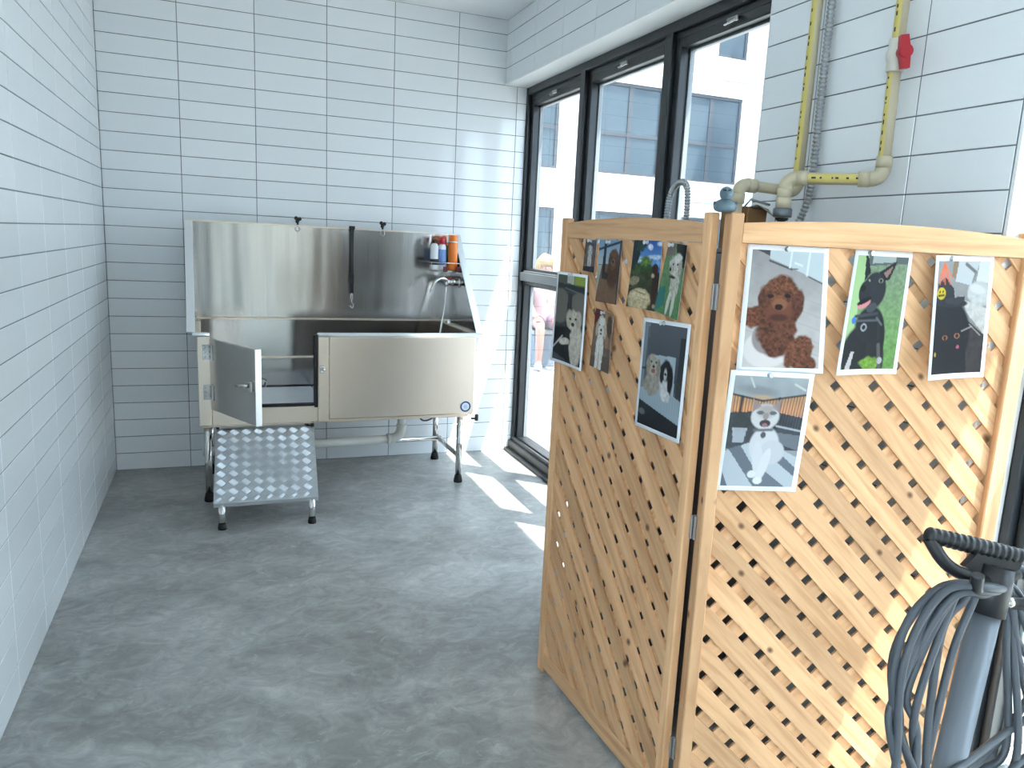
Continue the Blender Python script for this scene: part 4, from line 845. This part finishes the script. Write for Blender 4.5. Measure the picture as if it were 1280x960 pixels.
for i in range(-1,10):
    for j in range(-1,20):
        for q in (0,):
            cu=(i+.5*(j%2))*cell; cvv=j*cell*.5
            dirn=1 if j%2==0 else -1
            for b in (-2,-1,0,1,2):
                off=b*.0082
                # bars lie along one diagonal, stacked along the other
                ax,ay=.7071,.7071*dirn; bx_,by_=-ay,ax
                hl=.0205; hw=.0027
                cx,cy=cu+bx_*off,cvv+by_*off
                if not(.012<cx<Wp-.012 and .012<cy<Lp-.012): continue
                base=[]
                for a1,b1,h in ((-1,0,0),(-.55,-1,0),(.55,-1,0),(1,0,0),(.55,1,0),(-.55,1,0)):
                    base.append(pl((cx+ax*hl*a1+bx_*hw*b1)/Wp,(cy+ay*hl*a1+by_*hw*b1)/Lp,.0))
                topv=[pl((cx+ax*hl*.8*a1)/Wp,(cy+ay*hl*.8*a1)/Lp,.0022) for a1 in (-.75,.75)]
                m.add(base+topv,[(0,1,6),(1,2,7,6),(2,3,7),(3,4,7),(4,5,6,7),(5,0,6)])
tag(m.build('tread_bars',M['alu_bar'],stp),kind='stuff')
for x,y,zt in ((.052,-.452,.128),(.477,-.475,.128)):
    m=MB(); m.tube([(x-OS.x,y-OS.y,.02),(x-OS.x,y-OS.y,zt)],.0165,14); l_=m.build('leg',M['chrome'],stp)
    m=MB(); m.lathe([(.0205,0),(.021,.01),(.018,.03)],(x-OS.x,y-OS.y,0),14); m.build('rubber_foot',M['rubber'],l_)
for x in (.05,.52):
    m=MB(); m.box((x-OS.x-.008,-.03-OS.y,.365),(x-OS.x+.008,.12-OS.y,.39),.002); m.build('slide_rail',M['black'],stp)

# ------------------------------------------------------------------ cream plumbing behind the screen
def elbow(nm,a,b,c,r,R,par):
    m=MB(); pts=arc_corner(a,b,c,R,8); m.tube(pts,r,16)
    for p,q in ((pts[0],Vector(a)),(pts[-1],Vector(c))):
        t=(q-p).normalized(); m.tube([p-t*.004,p+t*.026],r*1.06,16)
    return m.build(nm,M['cpvc'],par)
def stripe(par,a,b,view,r,w):
    """yellow stripe with ink dashes down the side of a straight pipe that faces 'view'"""
    a,b=Vector(a),Vector(b); t=(b-a).normalized(); v=Vector(view); v=(v-t*v.dot(t)).normalized(); s=t.cross(v)
    V=[];F=[]; n=5
    for p in (a,b):
        for k in range(n):
            q=(k/(n-1)-.5)*w; V.append(p+v*(r*math.cos(q)+.0004)+s*r*math.sin(q))
    for k in range(n-1): F.append((k,k+1,n+k+1,n+k))
    m=MB(); m.add(V,F,True); so=m.build('printed_stripe',M['cpvc_yellow'],par)
    L=(b-a).length; m=MB(); x=.01; random.seed(3)
    while x<L-.02:
        l=random.uniform(.004,.012)
        q0,q1=-.16,.16
        V=[a+t*xx+v*(r*math.cos(q)+.0008)+s*r*math.sin(q) for xx in (x,x+l) for q in (q0,q1)]
        m.add(V,[(0,1,3,2)]); x+=l+random.uniform(.004,.03)
    tag(m.build('stripe_print',M['ink'],so),kind='stuff')
toC=Vector((-.75,-1,-.05))
pr=.0165
P1=Vector((2.305,-3.0,0))
pA=empty('water_pipe',(2.305,-3.0,1.66),0,'cream plastic water pipe dropping beside the flexible conduit on the pier','pipe')
o=-Vector((2.305,-3.0,1.66))
zt=CEIL+.0
m=MB(); m.tube([Vector((2.305,-3.0,CEIL-.002))+o,Vector((2.305,-3.0,1.70))+o],pr,16); m.build('riser',M['cpvc'],pA)
stripe(pA,Vector((2.305,-3.0,CEIL-.01))+o,Vector((2.305,-3.0,1.72))+o,Vector((-1,.0,0)),pr,1.7)
b1=Vector((2.305,-3.0,1.662)); b2=Vector((2.095,-2.985,1.672)); b3=Vector((2.095,-2.985,1.463))
elbow('elbow',Vector((2.305,-3,2))+o,b1+o,b2+o,pr*1.22,.035,pA)
m=MB(); m.tube([b1.lerp(b2,.12)+o,b1.lerp(b2,.88)+o],pr,16); m.build('branch',M['cpvc'],pA)
elbow('elbow',b1+o,b2+o,b3+o,pr*1.22,.032,pA)
m=MB(); m.tube([b2+Vector((0,0,-.03))+o,b3+o],pr,16); m.build('drop',M['cpvc'],pA)
pB=empty('water_pipe',(2.305,-3.345,1.68),0,'cream plastic water pipe with a red handled shut off valve','pipe')
o=-Vector((2.305,-3.345,1.68))
c0=Vector((2.305,-3.336,CEIL-.002)); c1=Vector((2.305,-3.345,1.682)); c2=Vector((2.125,-3.165,1.682)); c3=Vector((2.125,-3.165,1.58))
m=MB(); m.tube([c0+o,Vector((2.305,-3.339,2.045))+o],pr,16); m.tube([Vector((2.305,-3.34,1.965))+o,c1+Vector((0,0,.03))+o],pr,16); m.build('riser',M['cpvc'],pB)
stripe(pB,c0+o,Vector((2.305,-3.339,2.05))+o,Vector((-1,.0,0)),pr,1.5); stripe(pB,Vector((2.305,-3.34,1.96))+o,Vector((2.305,-3.344,1.73))+o,Vector((-1,.1,0)),pr,1.2)
elbow('elbow',c0+o,c1+o,c2+o,pr*1.22,.035,pB)
m=MB(); m.tube([c1.lerp(c2,.12)+o,c1.lerp(c2,.88)+o],pr,16); m.build('branch',M['cpvc'],pB)
stripe(pB,c1.lerp(c2,.2)+o,c1.lerp(c2,.76)+o,Vector((-.4,-1,.05)),pr,1.5)
elbow('elbow',c1+o,c2+o,c3+o,pr*1.22,.034,pB)
m=MB(); m.tube([c2+Vector((0,0,-.03))+o,c3+o],pr,16); m.build('drop',M['cpvc'],pB)
m=MB(); m.tube([c2+Vector((0,0,-.055))+o,c2+Vector((0,0,-.085))+o],pr*1.32,16); m.build('coupling',M['cpvc'],pB)
m=MB(); m.lathe([(.026,-.11),(.027,-.108),(.027,-.087),(.025,-.085)],c2+o,8); un=m.build('union_nut',M['dark_metal'],pB)
m=MB(); m.tube([c2+Vector((0,0,-.112))+o,c2+Vector((0,0,-.218))+o],.0195,16); m.build('steel_nipple',M['chrome'],pB)
# ball valve
vz=2.005; vc=Vector((2.305,-3.339,vz))+o
m=MB(); m.lathe([(.0215,-.042),(.0225,-.040),(.0225,-.016),(.026,-.010),(.027,0),(.026,.010),(.0225,.016),(.0225,.040),(.0215,.042)],vc,20); vb=m.build('valve_body',M['valve_white'],pB)
hdir=Vector((-.35,-.94,0)).normalized()
m=MB(); m.tube([vc+hdir*.018,vc+hdir*.034],.011,14); m.build('valve_stem',M['valve_white'],vb)
RH=Matrix(((-hdir.y,hdir.x,0,0),(hdir.x,hdir.y,0,0),(0,0,1,0),(0,0,0,1)))
hs=Matrix.Translation(vc+hdir*.043)@Matrix(((-hdir.y,hdir.x,0,0),(hdir.x,hdir.y,0,0),(0,0,1,0),(0,0,0,1)))@Matrix.Rotation(math.radians(-9),4,'Y')
m=MB(); poly=[(-.010,-.042),(.010,-.042),(.013,-.012),(.013,.012),(.010,.042),(-.010,.042),(-.013,.012),(-.013,-.012)]
m.prism(poly,-.009,.009,lambda u,v,h:hs@Vector((u,h,v))); m.tube([hs@Vector((0,-.012,0)),hs@Vector((0,.016,0))],.017,16); m.build('valve_handle',M['red'],vb)
def ribbed(path,r0,r1,pitch):
    P=[path[0]]; acc=0.0; half=pitch/4
    for a,b in zip(path,path[1:]):
        L=(b-a).length; d=half-acc
        while d<=L: P.append(a+(b-a)*(d/L)); d+=half
        acc=(acc+L)%half
    return P,[(r0,r0,r1,r1)[i%4] for i in range(len(P))]
# flexible steel conduit
fx=empty('flexible_conduit',(2.325,-3.03,1.6),0,'ribbed grey metal conduit running beside the cream riser','conduit')
o=-Vector((2.325,-3.03,1.6))
path=smooth_path([(2.328,-3.035,CEIL-.002),(2.328,-3.036,2.4),(2.328,-3.036,2.0),(2.328,-3.038,1.72),(2.320,-3.036,1.63),(2.29,-3.03,1.55),(2.235,-3.02,1.462)],40)
path,rs=ribbed(path,.0085,.0125,.0125)
m=MB(); m.tube([p+o for p in path],.01,10,rs=rs); m.build('ribbed_tube',M['galv'],fx)
# ribbed hose arch over the left panel
ah=empty('ribbed_hose',(2.0,-2.79,1.50),0,'ribbed grey metal hose arching up behind the left lattice panel','hose')
o=-Vector((2.0,-2.79,1.50))
path=smooth_path([(2.0,-2.733,1.303),(2.0,-2.733,1.40),(2.0,-2.732,1.50),(2.0,-2.733,1.58),(2.0,-2.742,1.635),(2.0,-2.77,1.668),(2.0,-2.808,1.68),(2.0,-2.838,1.668),(2.0,-2.850,1.63),(2.0,-2.853,1.57),(2.0,-2.855,1.52),(2.0,-2.855,1.463)],14)
path,rs=ribbed(path,.0075,.0108,.0095)
m=MB(); m.tube([p+o for p in path],.009,10,rs=rs); m.build('ribbed_tube',M['galv'],ah)
# water heater the pipes lead to
wh=empty('water_heater',(2.05,-3.02,0),0,'dark cylindrical water heater tank hidden behind the right lattice panel','water heater')
M['tank']=plain('tank_enamel',(.12,.12,.12),.4)
m=MB(); m.lathe([(.20,.06),(.21,.07),(.21,1.43),(.20,1.455),(0.0,1.46)],(0,0,0),36); m.build('tank',M['tank'],wh)
m=MB()
for k in range(3):
    a=2*math.pi*k/3+.4; m.tube([(.16*math.cos(a),.16*math.sin(a),0),(.16*math.cos(a),.16*math.sin(a),.065)],.015,8)
m.build('feet',M['black'],wh)
m=MB(); m.lathe([(.045,1.459),(.045,1.472),(.03,1.474)],(-.06,.0,0),20); m.build('top_cap',M['tank'],wh)
dp=empty('overflow_pipe',(2.12,-3.22,1.54),0,'short level cream pipe end just above the screen top rail','pipe')
m=MB(); m.tube([(0,0,0),(.19,-.13,0)],.011,12); m.tube([(0,0,0),(-.03,.02,-.0),(-.04,.03,-.077)],.011,12); m.build('straight_run',M['cpvc'],dp)
m=MB(); m.tube([(.17,-.116,0),(.20,-.137,0)],.013,12); m.build('coupling',M['cpvc'],dp)
bk=empty('cardboard_box',(2.165,-2.93,1.4625),math.radians(20),'torn brown cardboard box with a metal clip left of the pipe union','box')
M['card']=plain('brown_cardboard',(.24,.125,.05),.8); M['tornpaper']=plain('torn_paper',(.42,.38,.30),.8)
m=MB(); m.box((-.055,-.05,.0),(.055,.05,.142),.003); m.build('carton',M['card'],bk)
m=MB(); m.add([(-.055,-.052,.144),(.055,-.052,.144),(.065,-.075,.115),(.0,-.09,.13),(-.03,-.065,.152),(-.055,.05,.147),(.055,.05,.146)],[(0,1,2,3,4),(0,1,6,5)]); m.build('torn_flap',M['tornpaper'],bk)
m=MB(); m.tube([(-.045,-.05,.166),(.045,-.06,.156)],.004,8); m.tube([(-.045,-.05,.166),(-.045,-.03,.146)],.003,8); m.build('metal_clip',M['galv'],bk)

dt=empty('storage_tank',(2.06,-2.52,0),0,'dark grey round storage tank standing behind the left lattice panel','tank')
M['dark_tank']=plain('dark_tank_shell',(.09,.092,.095),.5)
m=MB(); m.lathe([(.215,0),(.23,.02),(.235,.06),(.235,1.22),(.225,1.27),(.12,1.30),(0,1.302)],(0,0,0),36); m.build('shell',M['dark_tank'],dt)
m=MB(); m.lathe([(.237,.30),(.239,.31),(.239,.34),(.237,.35)],(0,0,0),36); m.lathe([(.237,.95),(.239,.96),(.239,.99),(.237,1.0)],(0,0,0),36); m.build('strap',M['galv'],dt)
# ------------------------------------------------------------------ hose trolley in the foreground
FR=Vector((math.sin(YAW),math.cos(YAW),0))
g0=Vector((1.5633,-4.3690,1.0016)); gdir=Vector((1.5111-1.5633,-4.3910+4.3690,.7888-1.0016)).normalized()   # down the pole
gt=(-gdir)                                                                                            # up the pole
side=Vector((.112,-.0531,-.0343)); side=(side-gt*side.dot(gt)).normalized(); nrm=side.cross(gt).normalized()
def tp(a,b,c): return g0+side*a+gt*b+nrm*c         # a right, b up the pole, c towards viewer/away
base_z=-(g0.z)/gt.z
foot=tp(0,base_z,0)
tr=empty('hose_trolley',(foot.x,foot.y,0),0,'grey pole with black grip handle leaning before the right lattice panel','trolley')
o=-Vector((foot.x,foot.y,0))
m=MB(); m.tube([tp(0,.02,0)+o,tp(0,base_z+.12,0)+o],.0198,20); m.build('pole',M['pole'],tr)
m=MB(); m.tube([tp(0,-.004,0)+o,tp(0,.03,0)+o,tp(.0,.062,0)+o],.026,18,rs=[.0245,.0245,.0235]); m.build('collar',M['black'],tr)
m=MB(); L0,L1=-.103,.030
pts=[tp(L0+(L1-L0)*k/60,.082,0)+o for k in range(61)]
rs=[.0098+.0012*(1 if (k//2)%2 else 0)+.0012*math.sin(math.pi*k/60) for k in range(61)]; rs[0]=.007
m.tube(pts,.01,14,rs=rs); m.build('grip',M['black'],tr)
m=MB(); m.tube(smooth_path([tp(-.098,.078,0)+o,tp(-.070,.050,.004)+o,tp(-.035,.040,.006)+o,tp(.0,.044,.004)+o,tp(.03,.06,0)+o],6),.009,12); m.build('lower_bow',M['black'],tr)
m=MB(); m.prism([(-.045,.052),(-.02,.040),(.022,.042),(.030,.078),(-.030,.078)],-.007,.007,lambda u,v,h:tp(u,v,h)+o); m.build('web',M['black'],tr)
m=MB(); m.tube(smooth_path([tp(.012,.060,-.012)+o,tp(.04,.062,-.02)+o,tp(.075,.055,-.02)+o,tp(.10,.062,-.02)+o],6),.0085,10); m.tube(smooth_path([tp(.016,.03,-.012)+o,tp(.04,.016,-.02)+o,tp(.07,.022,-.02)+o,tp(.10,.05,-.02)+o],6),.0085,10); m.build('cord_hook',M['black'],tr)
m=MB(); m.tube(smooth_path([tp(-.01,.046,.0)+o,tp(-.03,.034,.03)+o,tp(-.05,.032,.05)+o,tp(-.058,.05,.06)+o],6),.008,10); m.build('cord_hook',M['black'],tr)
m=MB(); m.sphere(tp(.028,.018,-.0)+o,.008,(1,1,1),10,8); m.tube([tp(.02,.018,0)+o,tp(.034,.018,0)+o],.004,8); m.build('clamp_screw',M['chrome'],tr)
m=MB(); m.box((-.16,-.13,.03),(.16,.13,.085),.015); m.tube([(0,0,.08),tp(0,base_z+.12,0)+o],.03,16,rs=[.045,.026]); m.build('foot_plate',M['black'],tr)
for x in (-.17,.17): m=MB(); m.lathe([(.0,-.018),(.045,-.018),(.05,-.01),(.05,.01),(.045,.018),(0,.018)],(x,.0,.05),20,Matrix.Rotation(math.pi/2,4,'Y')); m.build('wheel',M['rubber'],tr)
# coiled hose: one continuous run of loops hanging over the hooks
hs_=empty('coiled_hose',(foot.x-.05,foot.y,.4),0,'loops of grey rubber hose hanging from the trolley handle','hose')
oh=-Vector((foot.x-.05,foot.y,.4))
random.seed(21)
ctrl=[]
loops=[(-.130,.10,.30,.030),(-.112,.15,.36,.040),(-.088,.12,.24,.026),(-.124,.18,.39,.044),(-.070,.14,.21,.022),(-.100,.11,.33,.034),(-.134,.20,.27,.036),(-.050,.16,.29,.020),(-.115,.13,.42,.028)]
for i,(xl,xr,dn_,c) in enumerate(loops):
    j=lambda a: random.uniform(-a,a)
    ctrl+=[tp(-.030+j(.008),.036-.006*(i%3),c),tp(xl*.72,.012+j(.010),c+.008),tp(xl,-.090+j(.045),c+.012+j(.01)),tp(xl*(.80+j(.18)),-.20+j(.03),c+.006),tp(-.025+j(.03),-dn_,c+j(.01)),
           tp(xr*.62,-dn_*.80+j(.03),-.035+j(.012)),tp(xr,-dn_*.50+j(.04),-.04+j(.012)),tp(xr*.62,-.05+j(.03),-.036),tp(.045,.030+j(.008),-.030)]
# two slack runs crossing to the right
m=MB(); m.tube([p+oh for p in smooth_path(ctrl,10)],.0053,10); m.build('hose_run',M['hose'],hs_)
# ------------------------------------------------------------------ person seated on the ledge outside
pe=empty('person',(4.25,3.74,.447),math.radians(-100),'fair haired person in glasses and pale clothes sitting on the terrace ledge','person')
M['skin']=plain('skin',(.34,.15,.11),.5); M['hair']=plain('blond_hair',(.26,.15,.06),.6); M['shirt']=plain('pale_pink_top',(.34,.22,.21),.8); M['shorts']=plain('mauve_shorts',(.14,.07,.11),.8); M['shoe']=plain('pale_shoe',(.5,.48,.48),.6)
# local: +x forward, z up from the ledge top
def skin(nm,verts,edges,rad,mat,par,sub=2):
    me=bpy.data.meshes.new(nm); me.from_pydata(verts,edges,[]); ob=bpy.data.objects.new(nm,me); COL.objects.link(ob)
    mod=ob.modifiers.new('s','SKIN'); mod.use_smooth_shade=True
    for v,r in zip(me.skin_vertices[0].data,rad): v.radius=(r,r) if not isinstance(r,tuple) else r
    me.skin_vertices[0].data[0].use_root=True
    sb=ob.modifiers.new('d','SUBSURF'); sb.levels=sub; sb.render_levels=sub
    dg=bpy.context.evaluated_depsgraph_get(); ev=ob.evaluated_get(dg); nm_=bpy.data.meshes.new_from_object(ev)
    bpy.data.objects.remove(ob); nm_.materials.clear(); nm_.materials.append(mat)
    for p in nm_.polygons: p.use_smooth=True
    return link(nm,nm_,None,par)
V=[(0,0,.10),(.0,0,.24),(.01,0,.40),(.02,0,.52),(.03,0,.59),(.04,0,.64),(.05,0,.70),(.06,0,.79)]
E=[(i,i+1) for i in range(7)]; R=[(.15,.12),(.13,.10),(.15,.11),(.12,.09),(.052,.052),(.05,.05),(.085,.075),(.07,.068)]
for s in (-1,1):
    b=len(V); V+=[(.02,s*.16,.53),(.07,s*.20,.33),(.24,s*.17,.20),(.31,s*.15,.165),(.36,s*.145,.15)]; E+=[(3,b),(b,b+1),(b+1,b+2),(b+2,b+3),(b+3,b+4)]; R+=[.055,.046,.036,.028,.034]
    b=len(V); V+=[(.05,s*.10,.09),(.26,s*.12,.10),(.46,s*.12,.07),(.47,s*.12,-.16),(.46,s*.12,-.37),(.55,s*.13,-.405)]; E+=[(0,b)]+[(b+i,b+i+1) for i in range(5)]; R+=[.095,.082,.06,.052,.035,.034]
skin('body',V,E,R,M['skin'],pe)
m=MB(); V=[];F=[]; n_=20
rings=[((0,0,.055),.175,.145),((0,0,.14),.165,.135),((.0,0,.26),.145,.118),((.01,0,.40),.165,.13),((.02,0,.50),.175,.115),((.025,0,.555),.10,.08)]
for c,ry,rx in rings:
    for k in range(n_): a=2*math.pi*k/n_; V.append((c[0]+rx*math.cos(a),ry*math.sin(a),c[2]))
for i in range(len(rings)-1):
    for k in range(n_): F.append((i*n_+k,i*n_+(k+1)%n_,(i+1)*n_+(k+1)%n_,(i+1)*n_+k))
m.add(V,F,True)
for s in (-1,1): m.tube([(.02,s*.13,.53),(.035,s*.185,.47),(.06,s*.205,.36)],.06,14,rs=[.072,.068,.058])
m.build('top',M['shirt'],pe)
m=MB(); m.sphere((0,0,.09),.16,(1,1.12,.62))
for s in (-1,1): m.tube([(.03,s*.10,.085),(.18,s*.115,.095),(.30,s*.12,.092)],.1,14,rs=[.105,.10,.088])
m.build('shorts',M['shorts'],pe)
m=MB(); m.sphere((.025,0,.80),.105,(1.0,.95,.95)); m.sphere((-.03,0,.74),.09,(.9,1.15,1.2)); m.sphere((-.05,.0,.86),.045)
for k in range(16):
    a=2.0+k*.17*1.4; m.tube(smooth_path([(.0+.06*math.cos(a),.07*math.sin(a),.84),(.0+.105*math.cos(a),.11*math.sin(a),.77),(-.02+.10*math.cos(a),.115*math.sin(a),.66)],4),.018,8)
m.build('hair',M['hair'],pe)
m=MB()
for s in (-1,1):
    m.tube([(.128+.0*math.cos(t),s*.033+.024*math.cos(t),.745+.018*math.sin(t)) for t in [i*math.pi/6 for i in range(12)]],.003,6,True); m.tube([(.125,s*.057,.748),(.03,s*.085,.752)],.003,6)
m.tube([(.13,-.01,.748),(.13,.01,.748)],.003,6); m.build('glasses',M['black'],pe)
m=MB(); m.tube([(.115,0,.748),(.138,0,.725),(.12,0,.712)],.012,8,rs=[.008,.014,.008]); m.sphere((.112,0,.685),.022,(.6,1,.3),10,8)
for s in (-1,1): m.sphere((.045,s*.083,.735),.02,(.6,.3,1),10,8)
m.build('face_features',M['skin'],pe)
for s in (-1,1):
    m=MB(); m.box((.345,s*.145-.028,.125),(.41,s*.145+.028,.150),.010)
    for k in range(4): m.tube([(.40,s*.145-.021+k*.014,.137),(.445+.006*(1 if k in(1,2) else 0),s*.145-.023+k*.015,.130),(.462,s*.145-.023+k*.015,.118)],.007,8)
    m.tube([(.36,s*.145-s*.028,.14),(.395,s*.145-s*.05,.135),(.415,s*.145-s*.055,.128)],.008,8); m.build('hand',M['skin'],pe)
    m=MB(); m.sphere((.50,s*.13,-.405),.05,(2.2,.85,.85)); m.build('shoe',M['shoe'],pe)
